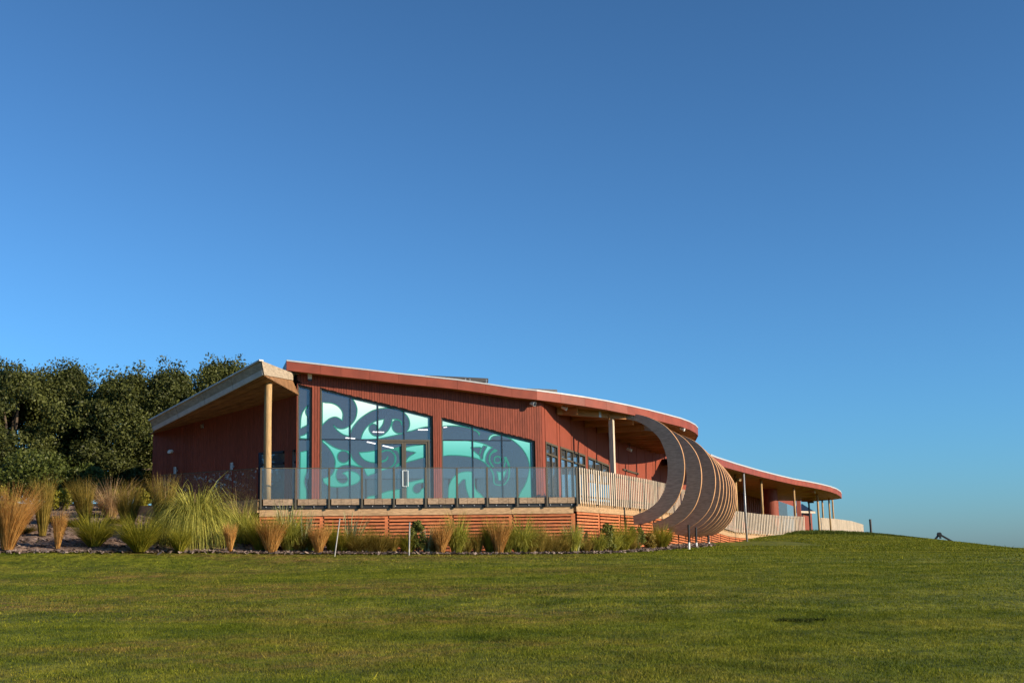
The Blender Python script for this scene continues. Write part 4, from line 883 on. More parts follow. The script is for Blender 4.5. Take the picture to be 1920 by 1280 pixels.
for k in range(6):
    t0, t1 = lerp(.02, .98, k / 6), lerp(.02, .98, (k + 1) / 6)
    one('pane', glassw, fwin, lambda q: q.face([Vector((lerp(a.x, b.x, t0), lerp(a.y, b.y, t0), wb)), Vector((lerp(a.x, b.x, t1), lerp(a.y, b.y, t1), wb)), Vector((lerp(a.x, b.x, t1), lerp(a.y, b.y, t1), lerp(far_z(1458, 938, 93), far_z(1492, 950, 97), t1))), Vector((lerp(a.x, b.x, t0), lerp(a.y, b.y, t0), lerp(far_z(1458, 938, 93), far_z(1492, 950, 97), t0)))]))
one('shade_sheet', darkgap, FWG, lambda q: q.face([Vector((a.x - .8, a.y + 1.2, wb)), Vector((b.x - .4, b.y + 1.2, wb)), Vector((b.x - .4, b.y + 1.2, wb + 3)), Vector((a.x - .8, a.y + 1.2, wb + 3))]))  # near-black sheet in place of the shaded interior behind the far windows
for x0_, y0_, y1_, d, r in [(1378, 887, 975, 71, .075), (1426.5, 897, 985, 76, .075), (1488, 914, 985, 81.5, .07), (1532, 922, 1003, 85.5, .07), (1541, 930, 990, 90, .06), (1553.5, 927, 990, 88, .06), (1560.5, 933, 995, 91.5, .06)]:
    t_ = P(x0_, y0_, d); b_ = P(x0_, y1_, d)
    one('column', logm, FWG, lambda q: q.tube([Vector((t_.x, t_.y, b_.z - .4)), Vector((t_.x, t_.y, t_.z))], r, 12), smooth=True)
dp = P(1394, 886, 68.5); dpb = tz(dp.x, dp.y)
one('downpipe', grey_metal, FWG, lambda q: q.tube([Vector((dp.x, dp.y, dpb)), Vector((dp.x, dp.y, dp.z))], .055, 10), smooth=True)
for x0_, y0_, x1_, y1_, d in [(1466, 912.5, 1508, 914.5, 84), (1490, 919, 1528, 922, 85), (1495, 925, 1530, 927, 87), (1500, 932, 1528, 933, 89), (1504, 938, 1524, 938.5, 91), (1372, 899, 1388, 899, 72)]:
    one('beam', logm, FWG, lambda q: q.bar(P(x0_, y0_, d), P(x1_, y1_, d - 1.5), .12, .16))
# small hut beyond
HT = empty('garden_hut', 'small red hut with dark pitched roof beyond the far wing', 'hut')
h0, h1 = P(1505, 960, 100), P(1522, 961, 101); hb = h0.z - 2.6
one('wall', redp, HT, lambda q: q.hexa([Vector((h0.x, h0.y, hb)), Vector((h1.x, h1.y, hb)), Vector((h1.x + .5, h1.y + 3, hb)), Vector((h0.x + .2, h0.y + 3, hb))], [Vector((h0.x, h0.y, h0.z)), Vector((h1.x, h1.y, h0.z)), Vector((h1.x + .5, h1.y + 3, h0.z)), Vector((h0.x + .2, h0.y + 3, h0.z))]))
ra, rb_, rc_ = P(1501, 958, 99.5), P(1528, 959, 100.5), P(1504, 944, 101.5)
one('roof', navy, HT, lambda q: q.prism([ra, rb_, rc_], Vector((.3, 3.6, .0)))); one('barge_board', pale, HT, lambda q: q.bar(ra + Vector((0, -.05, -.05)), rb_ + Vector((0, -.05, -.05)), .06, .16))
LPT = empty('lamp_post', 'dark lamp post with short arm beside the garden hut', 'lamp post')
l0 = P(1516.5, 942, 89); lb_ = P(1519, 996, 89); one('pole', blackm, LPT, lambda q: q.tube([Vector((l0.x, l0.y, lb_.z - .8)), l0], .06, 10)); one('lamp_head', blackm, LPT, lambda q: q.bar(l0 + Vector((-.08, 0, .02)), l0 + Vector((.34, 0, .02)), .14, .09))

# ================================================================== fittings on the building
def wall_light(name, label, cat, p, n, parts):
    t = empty(name, label, cat); parts(t, p, n); return t
def flood(t, p, n):
    one('bracket', whitep, t, lambda q: q.tube([p, p + n * .16], .025, 8)); d = (n * .8 + T * .5 - Z * .25).normalized()
    one('lamp_head', whitep, t, lambda q: q.tube([p + n * .16 - d * .05, p + n * .16 + d * .02, p + n * .16 + d * .16], [.04, .07, .08], 12), smooth=False)
    one('lens', navy, t, lambda q: q.tube([p + n * .16 + d * .161, p + n * .16 + d * .168], .07, 12))
s, z = fac(994, 757); wall_light('floodlight', 'white floodlight on the front wall near the right corner', 'light', FP(s, z, .004), N, flood)
s, z = fac(580.5, 705); 
def sensor(t, p, n): one('casing', whitep, t, lambda q: q.box(p + n * .05, T * .07, n * .05, Z * .11), bevel=.012); one('base', navy, t, lambda q: q.box(p + n * .045 - Z * .14, T * .06, n * .04, Z * .028))
wall_light('siren_box', 'small white box under the fascia at the front left corner', 'alarm box', FP(s, z, .004), N, sensor)
def dome(t, p, n):
    one('base', whitep, t, lambda q: q.tube([p, p + n * .06], .07, 14)); one('dome', whitep, t, lambda q: q.tube([p + n * .06 - Z * .0, p + n * .1 - Z * .02, p + n * .15 - Z * .05, p + n * .18 - Z * .07], [.075, .075, .055, .015], 14), smooth=True); one('lens', navy, t, lambda q: q.tube([p + n * .1 - Z * .05, p + n * .13 - Z * .1], [.05, .03], 10))
s, z = lef(322, 846); wall_light('security_camera', 'white dome camera on the shaded wall, left of the wall lamps', 'camera', LP(s, z, .004), NL, dome)
def updown(t, p, n): one('bracket', grey_metal, t, lambda q: q.bar(p, p + n * .06, .06, .06)); one('lamp_body', grey_metal, t, lambda q: q.tube([p + n * .1 - Z * .12, p + n * .1 + Z * .12], .055, 14)); one('lens', whitep, t, lambda q: q.tube([p + n * .1 + Z * .12, p + n * .1 + Z * .125], .045, 14))
s, z = lef(332, 882); wall_light('wall_lamp', 'grey cylinder wall lamp below the dome camera', 'light', LP(s, z, .004), NL, updown)['group'] = 'wall lamps on the shaded wall'
s, z = lef(438, 874); wall_light('wall_lamp', 'grey cylinder wall lamp above the middle of the dark glass balustrade', 'light', LP(s, z, .004), NL, updown)['group'] = 'wall lamps on the shaded wall'
s, z = lef(380.5, 799); wall_light('motion_sensor', 'small pale sensor high on the shaded wall under the soffit', 'sensor', LP(s, z, .004), NL, lambda t, p, n: (one('casing', weathered, t, lambda q: q.box(p + n * .04, TL * .05, n * .04, Z * .06), bevel=.01), one('base', blackm, t, lambda q: q.box(p + n * .005, TL * .03, n * .004, Z * .08))))
for (x, y, d, lb) in [(1180, 842, 54.0, 'small spotlight under the roof, in front of the ribs'), (1058, 764, 46.2, 'tiny spotlight under the eave beside the wall corner'), (1279, 803, 51, 'small white spotlight under the roof tip above the ribs')]:
    p = P(x, y, d); t = empty('spotlight', lb, 'light', 'spotlights under the eaves'); zr_ = min(roof_under(p), p.z + 1.2)
    one('stem', blackm, t, lambda q: q.tube([Vector((p.x, p.y, zr_)), p], .015, 6)); one('lamp_head', whitep, t, lambda q: q.tube([p - Vector((.09, -.04, -.03)), p + Vector((.09, -.04, -.06))], [.05, .065], 10))
# solar panels on the roof
def solar_panel(label, a, b, dep, n_):
    for k in range(n_):
        t = empty('solar_panel', label[k], 'solar panel', 'solar panels on the roof')
        p0, p1 = lerp(a, b, k / n_ + .004), lerp(a, b, (k + 1) / n_ - .004); dv = Vector((-.5, 1.6, dep))
        one('frame', blackm, t, lambda q: q.prism([p0, p1, p1 + dv, p0 + dv], Z * -.15)); one('glass', solar, t, lambda q: q.prism([lerp(p0, p1, .03) + Z * .003 + dv * .02, lerp(p0, p1, .97) + Z * .003 + dv * .02, lerp(p0, p1, .97) + Z * .003 + dv * .98, lerp(p0, p1, .03) + Z * .003 + dv * .98], Z * .004))
        one('rack', grey_metal, t, lambda q: (q.bar(lerp(p0, p1, .1) - Z * .05, lerp(p0, p1, .1) - Z * .05 + Vector((0, 0, roof_under(p0) + .3 - p0.z)), .05, .05, up=Vector((1, 0, 0))), q.bar(lerp(p0, p1, .9) - Z * .05, lerp(p0, p1, .9) - Z * .05 + Vector((0, 0, roof_under(p1) + .3 - p1.z)), .05, .05, up=Vector((1, 0, 0)))))
solar_panel(['dark solar panel at the left end of the longer roof row', 'dark solar panel, second from left in the longer roof row', 'dark solar panel at the right end of the longer roof row'], P(797, 703.0, 49.5), P(916, 709.0, 50.5), -.3, 3)
solar_panel(['dark solar panel at the left of the short pair above the corner', 'dark solar panel at the right of the short pair above the corner'], P(988, 727.6, 50), P(1045, 730.2, 51), -.3, 2)

# ================================================================== things on the lawn
def pole(name, label, cat, x0, y0, x1, y1, d, r, mt, cap=None, low=None):
    t = empty(name, label, cat); a = P(x0, y0, d); b = P(x1, y1, d); g = tz(b.x, b.y); dirn = (a - b).normalized(); L_ = (a.z - g) / dirn.z
    b = a - dirn * (L_ + .1)
    if low: mid = a - dirn * (L_ * low); one('shaft', mt, t, lambda q: q.tube([mid, a], r, 10), smooth=False); one('foot', cap, t, lambda q: q.tube([b, mid], r * .96, 10))
    else: one('shaft', mt, t, lambda q: q.tube([b, a], r, 8)); one('cap', cap or mt, t, lambda q: q.tube([a, a + dirn * .02], r * 1.15, 8))
    return t
pole('marker_stake', 'leaning white stake stuck in the lawn at the bed edge', 'stake', 637, 973, 627, 1046, 37.8, .017, stakem)
pole('marker_stake', 'upright grey stake at the bed edge, right of the leaning white one', 'stake', 768, 980, 767, 1040, 38.6, .021, stakem)
pole('rib_prop', 'nearest thin black prop with white foot under the ribs', 'prop', 1291, 983, 1292, 1030, 48.3, .045, blackm, whitep, .72)
pole('rib_prop', 'second thin black prop with white foot under the ribs', 'prop', 1304.5, 988, 1306, 1028, 50.2, .045, blackm, whitep, .75)
pole('rib_prop', 'short far black prop with white foot under the last ribs', 'prop', 1328, 1003, 1329, 1020, 54, .05, blackm, whitep, .7)
pole('bollard', 'single black bollard on the crest right of the far fence', 'bollard', 1631.5, 973.5, 1633.5, 1000, 82.5, .075, blackm, blackm)
ar = empty('hinged_arm', 'black bent metal arm resting on the grass crest at the right', 'metal arm')
k0, k1, k2, k3 = P(1749, 1013, 79), P(1761, 1001, 79), P(1775, 1009, 79), P(1787, 1015, 79)
one('short_arm', blackm, ar, lambda q: q.bar(k0 - Z * .1, k1, .12, .11)); one('long_arm', blackm, ar, lambda q: q.bar(k1, k3 - Z * .02, .12, .10)); one('hinge', blackm, ar, lambda q: q.tube([k1 + Vector((0, -.12, .0)), k1 + Vector((0, .12, .0))], .12, 12)); one('hinge_lug', blackm, ar, lambda q: q.bar(k1 + Vector((.03, 0, -.05)), k1 + Vector((.06, 0, -.26)), .1, .1)); one('strut', blackm, ar, lambda q: q.bar(k2 + Z * .12, k2 - Z * .3, .06, .06))
# timber edging of the upper bed
ea, eb = P(60, 960, 43.4), P(300, 961, 43.2)
te = empty('timber_edging', 'low pale timber edging board across the upper bed', 'edging')
for k in range(4):
    a, b = lerp(ea, eb, k / 4), lerp(ea, eb, (k + 1) / 4 - .003); one('edging_board', weathered, te, lambda q: q.bar(a, b, .05, .12))

# ================================================================== plants
def blade_cloud(n, base_r, H, wr, w, th0, phi, lean=(0, 0), hv=.5, seg=5, seed=0):
    # every blade leaves the crown at its own angle th0 and bends outwards by phi along its length
    r = np.random.default_rng(seed); an = r.random(n) * 6.283; rad = base_r * np.sqrt(r.random(n))
    b = np.stack([np.cos(an) * rad, np.sin(an) * rad], 1); a2 = an + r.normal(0, .6, n); out = np.stack([np.cos(a2), np.sin(a2)], 1)
    t0 = np.radians(th0) * np.sqrt(r.random(n)); ph = np.radians(r.uniform(phi[0], phi[1], n)); Ln = H * (1 - hv * r.random(n) ** .75)
    pts = np.zeros((n, seg + 1, 3)); pos = np.zeros((n, 2)); u0 = 0
    for i in range(seg + 1):
        u = i / seg
        if i:
            um = (i - .5) / seg; th = t0 + ph * um ** 1.4; pos[:, 0] += np.sin(th) * Ln / seg; pos[:, 1] += np.cos(th) * Ln / seg
        pts[:, i, :2] = out * pos[:, :1]; pts[:, i, 2] = pos[:, 1]
    zt_ = np.quantile(pts[:, :, 2].max(1), .97); rt_ = np.quantile(np.hypot(pts[:, -1, 0], pts[:, -1, 1]), .85) + 1e-6
    pts[:, :, 2] *= H / max(zt_, 1e-3); pts[:, :, :2] *= wr / rt_
    for i in range(seg + 1): pts[:, i, :2] += b + np.array(lean) * ((i / seg) ** 1.5) * Ln[:, None] + r.normal(0, .012 * i / seg, (n, 2))
    sa = a2 + 1.57 + r.normal(0, .6, n); sd = np.stack([np.cos(sa), np.sin(sa), np.zeros(n)], 1)
    ww = w * r.uniform(.6, 1.4, n); vs = np.zeros((n, seg + 1, 2, 3))
    for i in range(seg + 1):
        u = i / seg; k = (1 - u * .9) if u > .3 else .74 + u * .6
        vs[:, i, 0] = pts[:, i] - sd * (ww * k / 2)[:, None]; vs[:, i, 1] = pts[:, i] + sd * (ww * k / 2)[:, None]
    V_ = vs.reshape(-1, 3); base = (np.arange(n) * (seg + 1) * 2)[:, None, None]
    q = np.array([[2 * i, 2 * i + 1, 2 * i + 3, 2 * i + 2] for i in range(seg)])[None]
    return V_, (base + q).reshape(-1, 4), np.repeat(r.random(n), seg)
ST = (.70, .55, .26)
gM = {'bronze': leaf_mat('bronze_tussock', (.20, .070, .010), (.72, .42, .13), 2.5, .6, .35, ST, .15), 'green': leaf_mat('green_tussock', (.045, .060, .003), (.44, .39, .045), 2.5, .6, .35, ST, .15),
      'lime': leaf_mat('lime_carex', (.06, .085, .004), (.58, .55, .10), 2.5, .55, .35, ST, .2), 'brown': leaf_mat('brown_sedge', (.075, .060, .008), (.46, .34, .075), 3, .6, .3, ST, .15),
      'flax': leaf_mat('grey_flax', (.12, .14, .05), (.46, .46, .24), 2, .45, .25, None, .3), 'plume': leaf_mat('tan_plume', (.30, .18, .08), (.66, .46, .25), 3, .7, .4, None, .1),
      'olive': leaf_mat('olive_rush', (.055, .060, .006), (.42, .29, .06), 2.5, .6, .35, ST, .15), 'dome': leaf_mat('arching_carex', (.055, .080, .004), (.68, .62, .13), 1.5, .55, .3, ST, .2)}
def deckD(px):                                              # distance of the bed in front of the skirt
    return pl([e[0] for e in bed_edge], [e[1] for e in bed_edge], px)
PN = {'bronze': 'bronze_tussock', 'green': 'green_tussock', 'lime': 'carex_clump', 'brown': 'brown_sedge', 'flax': 'flax_plant', 'olive': 'rush_clump', 'plume': 'plumed_grass', 'dome': 'arching_grass'}
KIND = {'bronze': (16, (4, 26), .020, .6), 'green': (48, (10, 60), .022, .55), 'lime': (42, (30, 110), .026, .55), 'brown': (55, (10, 65), .020, .6), 'flax': (24, (0, 14), .06, .45), 'dome': (52, (95, 165), .032, .45), 'olive': (10, (0, 20), .018, .65), 'plume': (26, (10, 50), .022, .6)}
def tussock(px, ytop, wpx, kind, label, d=None, lean=(0, 0), plumes=None, n=None):
    d = d if d else deckD(px) + .55
    g = P(px, 1035, d); z = tz(g.x, g.y) + .03; ytop -= 7 if px > 480 else 0; top = P(px, ytop, d).z; H = max(.25, top - z); wr = wpx / F * d / 2 * (1.0 if kind in ('bronze', 'dome') else 1.2) * (1.12 if px > 480 else 1)
    seed = int(px * 7 + ytop) % 100000; th0, phi, wid, hv = KIND[kind]
    if n is None: n = int(420 + 760 * min(1.8, H * max(wr, .25)))
    if kind == 'flax': n = 42
    else: n = int(n * 1.35); wid *= .8
    br = min(.16, wr * .3)
    v, f, r = blade_cloud(n, br, H, wr, wid, th0, phi, lean, hv, seed=seed)
    if plumes:
        t = empty(PN[kind], label, 'plant', 'grasses and shrubs in the planting bed'); t.location = (g.x, g.y, z)
        tri_cloud('leaves', v, f, r, gM[kind], t)
        pn, ph, ps_ = plumes; v2, f2, r2 = blade_cloud(pn, br, H * ph, wr * ps_, .02, 25, (5, 50), lean, .3, seed=seed + 5); tri_cloud('seed_heads', v2, f2, r2, gM['plume'], t)
        return t
    o = tri_cloud(PN[kind], v, f, r, gM[kind]); o.location = (g.x, g.y, z); return tag(o, label, 'plant', 'grasses and shrubs in the planting bed')
plants = [
 (14, 906, 78, 'bronze', 'big bronze tussock flaring at the left edge of the picture', 36.9, (.22, 0)), (78, 890, 34, 'olive', 'tall narrow rush clump behind the big bronze tussock', 39.0, (-.02, 0)),
 (108, 957, 26, 'bronze', 'slim bronze tussock standing alone on the mulch', 37.2, (.05, 0)), (158, 893, 40, 'olive', 'tall narrow rush clump leaning left over the timber edging', 40.6, (-.16, 0)),
 (176, 955, 88, 'green', 'round green tussock right of the slim bronze one', 37.6, (.05, 0)), (238, 900, 46, 'olive', 'upright reddish rush clump behind two round green tussocks', 40.0, (0, 0)),
 (262, 962, 90, 'green', 'round green tussock nearest the lawn on the left', 37.1, (.03, 0)), (337, 984, 42, 'green', 'small green tussock in front of the huge arching clump', 37.4, (.03, 0)),
 (431, 979, 24, 'bronze', 'slim bronze tussock right of the huge arching clump', 37.9, (0, 0)), (455, 945, 62, 'lime', 'yellow-green clump below the left glass corner', 39.4, (0, 0)),
 (490, 972, 52, 'green', 'dark green tussock just left of the bronze one under the deck corner', None, (-.05, 0)), (508, 974, 52, 'bronze', 'bronze tussock under the deck corner', 38.2, (.05, 0)),
 (542, 962, 66, 'lime', 'yellow-green clump right of the bronze tussock under the deck corner', None, (0, 0)), (568, 958, 42, 'flax', 'grey-green flax with upright blades before the skirt', None, (0, 0)),
 (597, 985, 38, 'bronze', 'bronze tussock left of the leaning white stake', 38.5, (.05, 0)), (623, 985, 30, 'green', 'small green tussock behind the leaning white stake', None, (0, 0)),
 (668, 988, 74, 'brown', 'dark olive sedge mound right of the leaning white stake', None, (0, 0)), (660, 962, 30, 'flax', 'pale flax blades rising behind the dark sedge mound', 39.6, (.1, 0)), (712, 994, 56, 'brown', 'low brown sedge mound left of the grey stake', None, (0, 0)),
 (803, 988, 30, 'flax', 'thin flax right of the grey stake', None, (0, 0)), (827, 982, 38, 'bronze', 'bronze tussock between thin flax and a green carex', 39.6, (.03, 0)), (857, 969, 44, 'lime', 'tall green carex clump right of a bronze tussock', None, (0, 0)),
 (895, 999, 26, 'olive', 'small thin rush in the gap before the skirt', None, (0, 0)), (920, 977, 34, 'green', 'dark green tussock hugging a bronze one below the window middle', None, (0, 0)), (936, 977, 40, 'bronze', 'bronze tussock below the middle of the eye pattern window', 40.3, (.05, 0)),
 (977, 974, 62, 'lime', 'bright green carex clump below the eye pattern window', None, (0, 0)), (1012, 984, 32, 'brown', 'wispy brown sedge right of the bright carex', None, (0, 0)), (1042, 998, 42, 'brown', 'low brown sedge left of the skirt corner', None, (0, 0)),
 (1073, 986, 36, 'lime', 'light green clump at the corner of the skirt', None, (0, 0)), (1078, 980, 28, 'flax', 'flax blades standing at the corner of the skirt', 42.2, (0, 0)), (1122, 1000, 34, 'lime', 'small light green clump right of the skirt corner', None, (0, 0)),
 (1167, 983, 50, 'green', 'tall dark green tussock left of the rib tips', None, (0, 0)), (1241, 987, 44, 'green', 'round green tussock below the first rib', None, (0, 0)), (510, 1004, 30, 'brown', 'low brown wisps under the deck corner', 39.2, (0, 0)), (535, 940, 34, 'flax', 'pale flax spears in front of the left skirt', 39.4, (0, 0))]
for px, yt, wp_, kd, lb, d, ln_ in plants: tussock(px, yt, wp_, kd, lb, d, ln_)
tussock(365, 926, 165, 'dome', 'huge arching yellow-green grass clump with plumes left of the deck', 39.0, plumes=(40, 1.12, .7), n=3200)
tussock(205, 893, 90, 'plume', 'mass of tan feathery grass behind the round green tussocks', 42.0, n=450)
tussock(305, 888, 40, 'olive', 'tall tan-topped rush left of the huge arching clump', 39.6, (-.03, 0), plumes=(60, 1.05, .6))
tussock(445, 925, 50, 'plume', 'feathery tan seed heads right of the huge arching clump', 40.0, n=260)

fill = [(48, 988, 40, 'brown', 39.5), (130, 985, 50, 'green', 40.5), (215, 975, 60, 'brown', 41.0), (300, 965, 50, 'olive', 40.8), (318, 985, 44, 'brown', 38.6), (405, 965, 60, 'lime', 40.2), (420, 985, 40, 'green', 39.6), (470, 985, 40, 'lime', 39.6), (560, 998, 46, 'brown', None), (585, 1000, 30, 'lime', None), (640, 1002, 40, 'green', None), (690, 1000, 50, 'brown', None),
        (735, 1006, 30, 'olive', None), (765, 1000, 36, 'green', None), (812, 1004, 30, 'brown', None), (875, 1008, 26, 'brown', None), (950, 1000, 34, 'lime', None), (995, 1002, 34, 'olive', None), (1028, 1008, 30, 'brown', None), (1058, 1004, 30, 'brown', None), (1098, 1010, 26, 'brown', None), (1150, 1000, 40, 'lime', None), (1182, 1004, 30, 'brown', None), (20, 960, 60, 'olive', 41.5), (95, 975, 46, 'green', 41.2)]
where = ['behind the big bronze tussock', 'between the slim bronze tussock and the timber edging', 'behind the first round green tussock', 'behind the second round green tussock', 'at the left foot of the huge arching clump', 'behind the right side of the huge arching clump', 'under the right side of the huge arching clump', 'left of the deck corner', 'below the narrow window slot', 'right of the grey-green flax', 'right of the leaning white stake', 'between the two sedge mounds',
         'left of the grey stake, thin', 'at the foot of the grey stake', 'below the thin flax', 'between tall carex and thin rush', 'at the left of the bright carex', 'at the right of the bright carex', 'left of the low brown sedge', 'right of the low brown sedge', 'just right of the skirt corner', 'left of the tall dark green tussock', 'right of the tall dark green tussock', 'at the far left edge, upper bed', 'left of the timber edging end']
for (px, yt, wp_, kd, d), wh in zip(fill, where): tussock(px, yt, wp_, kd, 'low %s wisps of grass %s' % ({'lime': 'light green', 'brown': 'brown', 'green': 'green', 'olive': 'olive'}[kd], wh), d)
# dark scuffed strip in the turf on the right
n = 800; uu = rng.random(n); xx = (lerp(1432, 1512, uu) - 960) / F * 17.6 * 1.0137 + rng.normal(0, .04, n); yy = 17.6 + rng.normal(0, .05, n) + .12 * np.sin(uu * 9)
kp = (np.sin(uu * 21) + rng.normal(0, .5, n)) > -.2; xx = xx[kp]; yy = yy[kp]; n = len(xx); an = rng.random(n) * 6.283
b_ = np.stack([xx, yy, terrain(xx, yy)], 1); sd = np.stack([np.cos(an), np.sin(an), an * 0], 1) * .014; tp_ = b_ + np.c_[rng.normal(0, .03, (n, 2)), rng.uniform(.02, .05, n)]
sc_ = tri_cloud('scuffed_turf', np.stack([b_ - sd, b_ + sd, tp_], 1).reshape(-1, 3), np.arange(n * 3).reshape(-1, 3), rng.random(n), leaf_mat('dark_turf', (.020, .028, .005), (.060, .075, .012), 2, .8, .1, spec=.1))
tag(sc_, 'dark scuffed strip of turf in the right half of the lawn', 'turf', kind='stuff')
# leafy shrubs and trees
def leaf_cloud(centers, radii, per, size, seed, flat=.8, outward=.5, c0=None):
    r = np.random.default_rng(seed); C = np.repeat(centers, per, 0); Rr = np.repeat(radii, per); n = len(C)
    d = r.normal(0, 1, (n, 3)); d /= np.linalg.norm(d, axis=1)[:, None]; rad = Rr * r.random(n) ** .45
    p = C + d * rad[:, None] * np.array([1, 1, flat])
    nm = d * outward + r.normal(0, .7, (n, 3)) + np.array([0, 0, .25]); nm /= np.linalg.norm(nm, axis=1)[:, None]
    a = np.cross(nm, r.normal(0, 1, (n, 3))); a /= np.linalg.norm(a, axis=1)[:, None]; b = np.cross(nm, a)
    sz = size * r.uniform(.55, 1.35, n)[:, None]
    v = np.stack([p - a * sz * .55, p - b * sz * .30 + a * sz * .05, p + a * sz * .6, p + b * sz * .30 + a * sz * .05], 1).reshape(-1, 3)
    return v, np.arange(n * 4).reshape(-1, 4), r.random(n)
barkm = mat('tree_bark', (.10, .075, .055), .9, .1, .3, (6, 6, 1), 3, bump=.5)
tree_leaf = leaf_mat('dark_tree_leaf', (.018, .026, .006), (.118, .130, .030), .5, .55, .22, spec=.25)
def tree(label, px, d, ytop, wpx, seed, lower=.12):
    r = np.random.default_rng(seed); g = P(px, 950, d); z0 = tz(g.x, g.y); top = P(px, ytop, d).z; H = (top - z0) * .905; W2 = wpx / F * d / 2 * 1.42
    t = empty('evergreen_tree', label, 'tree', 'evergreen trees behind the building'); t.location = (g.x, g.y, z0)
    nc = 400 if px > -60 else 330; cs = []; rs = []
    while len(cs) < nc:
        u = r.random(); hgt = lower + (1 - lower) * u; prof = (math.sin(math.pi * min(1, .18 + .80 * (u ** .9))) ** .62)
        an = r.random() * 6.283; rr = W2 * prof * (.2 + .8 * r.random() ** .6) * (1 + .22 * math.sin(an * 3 + seed) + .15 * math.sin(an * 5 + u * 9 + seed))
        cs.append((math.cos(an) * rr, math.sin(an) * rr * .9, H * hgt * (.96 + .06 * r.random()))); rs.append(r.uniform(.32, .72))
    cs = np.array(cs); rs = np.array(rs) * min(1.25, W2 / 3.2)
    v, f, q = leaf_cloud(cs, rs, 175 if px > -60 else 70, .118 if px > -60 else .2, seed, .85)
    sp = cs[cs[:, 2] > H * .82]                             # leafy shoots breaking the outline at the top
    v2, f2, q2 = leaf_cloud(np.concatenate([sp + r.normal(0, .35, sp.shape) + [0, 0, .12] for _ in range(2)]), np.full(len(sp) * 2, .34), 22, .12, seed + 1, 1.0)
    tri_cloud('crown', np.concatenate([v, v2]), np.concatenate([f, f2 + len(v)]), np.concatenate([q, q2]), tree_leaf, t)
    m = MB(); m.tube([(0, 0, -.3), (.1, 0, H * .2), (-.05, .1, H * .45), (.05, 0, H * .8)], [.28, .23, .16, .05], 10); tr = m.build('trunk', barkm, t, smooth=True)
    for k in range(9):
        c = cs[r.integers(0, nc)]; h0_ = H * r.uniform(.12, .5); q_ = MB(); q_.tube([(0, 0, h0_), (c[0] * .4, c[1] * .4, h0_ + (c[2] - h0_) * .35), (c[0] * .9, c[1] * .9, c[2])], [.11, .075, .02], 7); q_.build('limb', barkm, t, smooth=True)
    return t
for a_ in [('broad dark evergreen tree at the left edge of the picture', 18, 56, 677, 190, 11), ('dark evergreen tree with a flat top, second from the left edge', 118, 58, 680, 170, 12), ('dark evergreen tree in the middle of the row', 226, 57, 688, 160, 13),
           ('dark evergreen tree whose lower branches show bare wood beside the wall', 318, 58, 682, 150, 14), ('tallest evergreen tree, rising behind the canopy', 420, 60, 664, 170, 15), ('evergreen tree just outside the left of the row', -140, 57, 690, 190, 16),
           ('evergreen tree left of the picture beside the bed', -360, 43, 620, 420, 17), ('evergreen tree left of the picture, nearer the camera', -520, 35, 560, 480, 18)]:  # last three stand off screen, added to block sky light from the left
    tree(*a_)
def bush(label, px, ybot, ytop, wpx, d, mt, seed, size=.07, name='leafy_shrub', nc=40):
    r = np.random.default_rng(seed); g = P(px, ybot, d); z0 = min(g.z, tz(g.x, g.y) + .6); z0 = tz(g.x, g.y); top = P(px, ytop, d).z; H = max(.3, top - z0); W2 = wpx / F * d / 2
    t = empty(name, label, 'shrub', 'grasses and shrubs in the planting bed'); t.location = (g.x, g.y, z0); cs = []
    zb = max(0, (g.z - z0) / H) if g.z > z0 else 0
    for _ in range(nc):
        an = r.random() * 6.283; u = r.random(); rr = W2 * (.35 + .6 * r.random()) * math.sin(math.pi * (.22 + .68 * u)); cs.append((math.cos(an) * rr, math.sin(an) * rr, H * (zb * .6 + (1 - zb * .6) * (.12 + .84 * u))))
    cs = np.array(cs); v, f, q = leaf_cloud(cs, np.full(nc, max(.1, W2 * .3)), 70, size, seed, .9); tri_cloud('foliage', v, f, q, mt, t)
    m = MB()
    for k in range(6): c = cs[r.integers(0, nc)]; m.tube([(0, 0, -.05), (c[0] * .5, c[1] * .5, c[2] * .5), (c[0], c[1], c[2])], [.022, .015, .006], 5)
    m.build('stems', barkm, t); return t
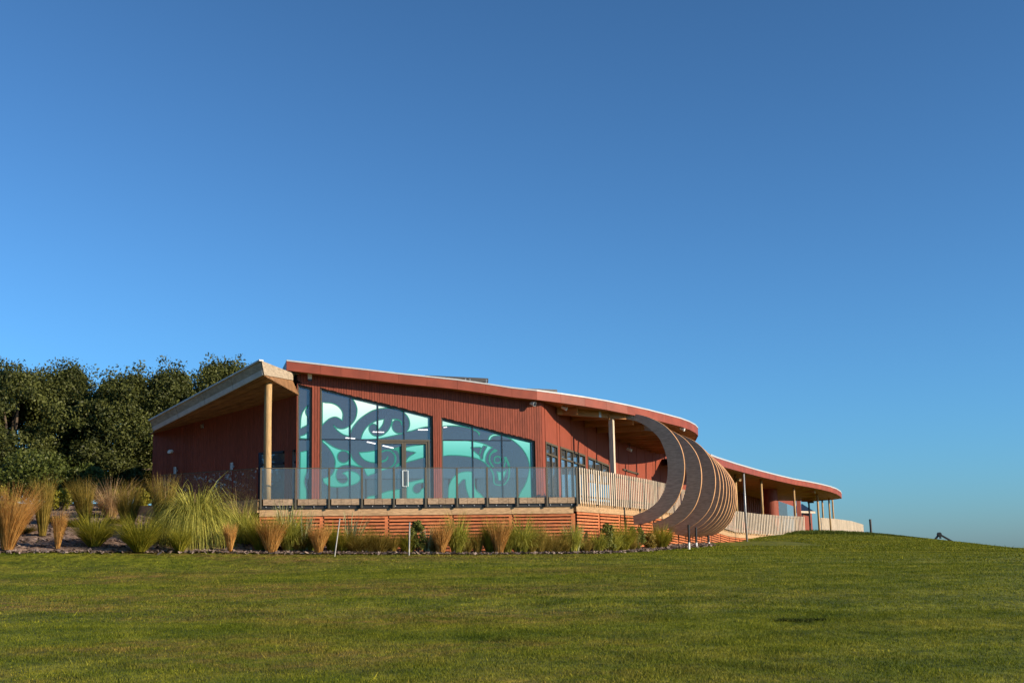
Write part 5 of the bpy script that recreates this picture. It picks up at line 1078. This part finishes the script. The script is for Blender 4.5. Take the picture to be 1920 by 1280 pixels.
ylf = leaf_mat('yellow_green_leaf', (.10, .105, .010), (.40, .36, .045), 3, .5, .4); glf = leaf_mat('mid_green_leaf', (.035, .055, .010), (.13, .155, .030), 1.5, .5, .3); slf = leaf_mat('bed_shrub_leaf', (.07, .085, .014), (.26, .27, .06), 3, .5, .35)
bush('broad green bush in front of the trees at the left', 62, 925, 858, 175, 50, glf, 31, .12, nc=110)
bush('dark green bush at the foot of the trees beside the plumed grass', 165, 930, 875, 90, 50, glf, 36, .12, nc=60)
bush('yellow-green shrub at the left edge behind the big bronze tussock', 8, 960, 914, 52, 43.8, ylf, 32); bush('yellow-green shrub between two tall rush clumps', 112, 958, 918, 56, 44.2, ylf, 33)
bush('yellow-green shrub under the tan feathery grass', 205, 958, 920, 52, 43.9, ylf, 34); bush('yellow-green shrub beside the bare branches near the wall', 262, 958, 912, 40, 44, ylf, 35)
bush('leafy green shrub just right of the grey stake', 783, 1033, 976, 40, 39.7, slf, 41, .06); bush('leafy shrub against the skirt right of the corner', 1140, 1033, 982, 36, 43.6, slf, 42, .06); bush('leafy shrub below the tip of the first rib', 1193, 1028, 986, 34, 46.5, slf, 43, .06)
bush('brownish low shrub below the first rib', 1218, 1028, 1000, 26, 47.3, gM['brown'], 44, .05)
# rough grass on the crest in front of the far fence
rv, rf_, rr_ = [], [], []
n = 9000; px_ = rng.uniform(1452, 1700, n); dd = rng.uniform(77.5, 82, n); xx = (px_ - 960) / F * dd * 1.0137
hh = rng.uniform(.05, .22, n) * np.interp(px_, [1452, 1500, 1560, 1700], [.7, 1, .8, .3]); an = rng.random(n) * 6.283
b_ = np.stack([xx, dd, terrain(xx, dd) - .02], 1); sd = np.stack([np.cos(an), np.sin(an), an * 0], 1) * .03; tp_ = b_ + np.c_[rng.normal(0, .06, (n, 2)), hh]
rg = tri_cloud('rough_grass', np.stack([b_ - sd, b_ + sd, tp_], 1).reshape(-1, 3), np.arange(n * 3).reshape(-1, 3), rng.random(n), leaf_mat('rough_grass_blade', (.03, .048, .008), (.10, .13, .02), .6, .7, .25, spec=.1))
tag(rg, 'longer rough grass along the crest before the far fence', 'grass', kind='stuff')
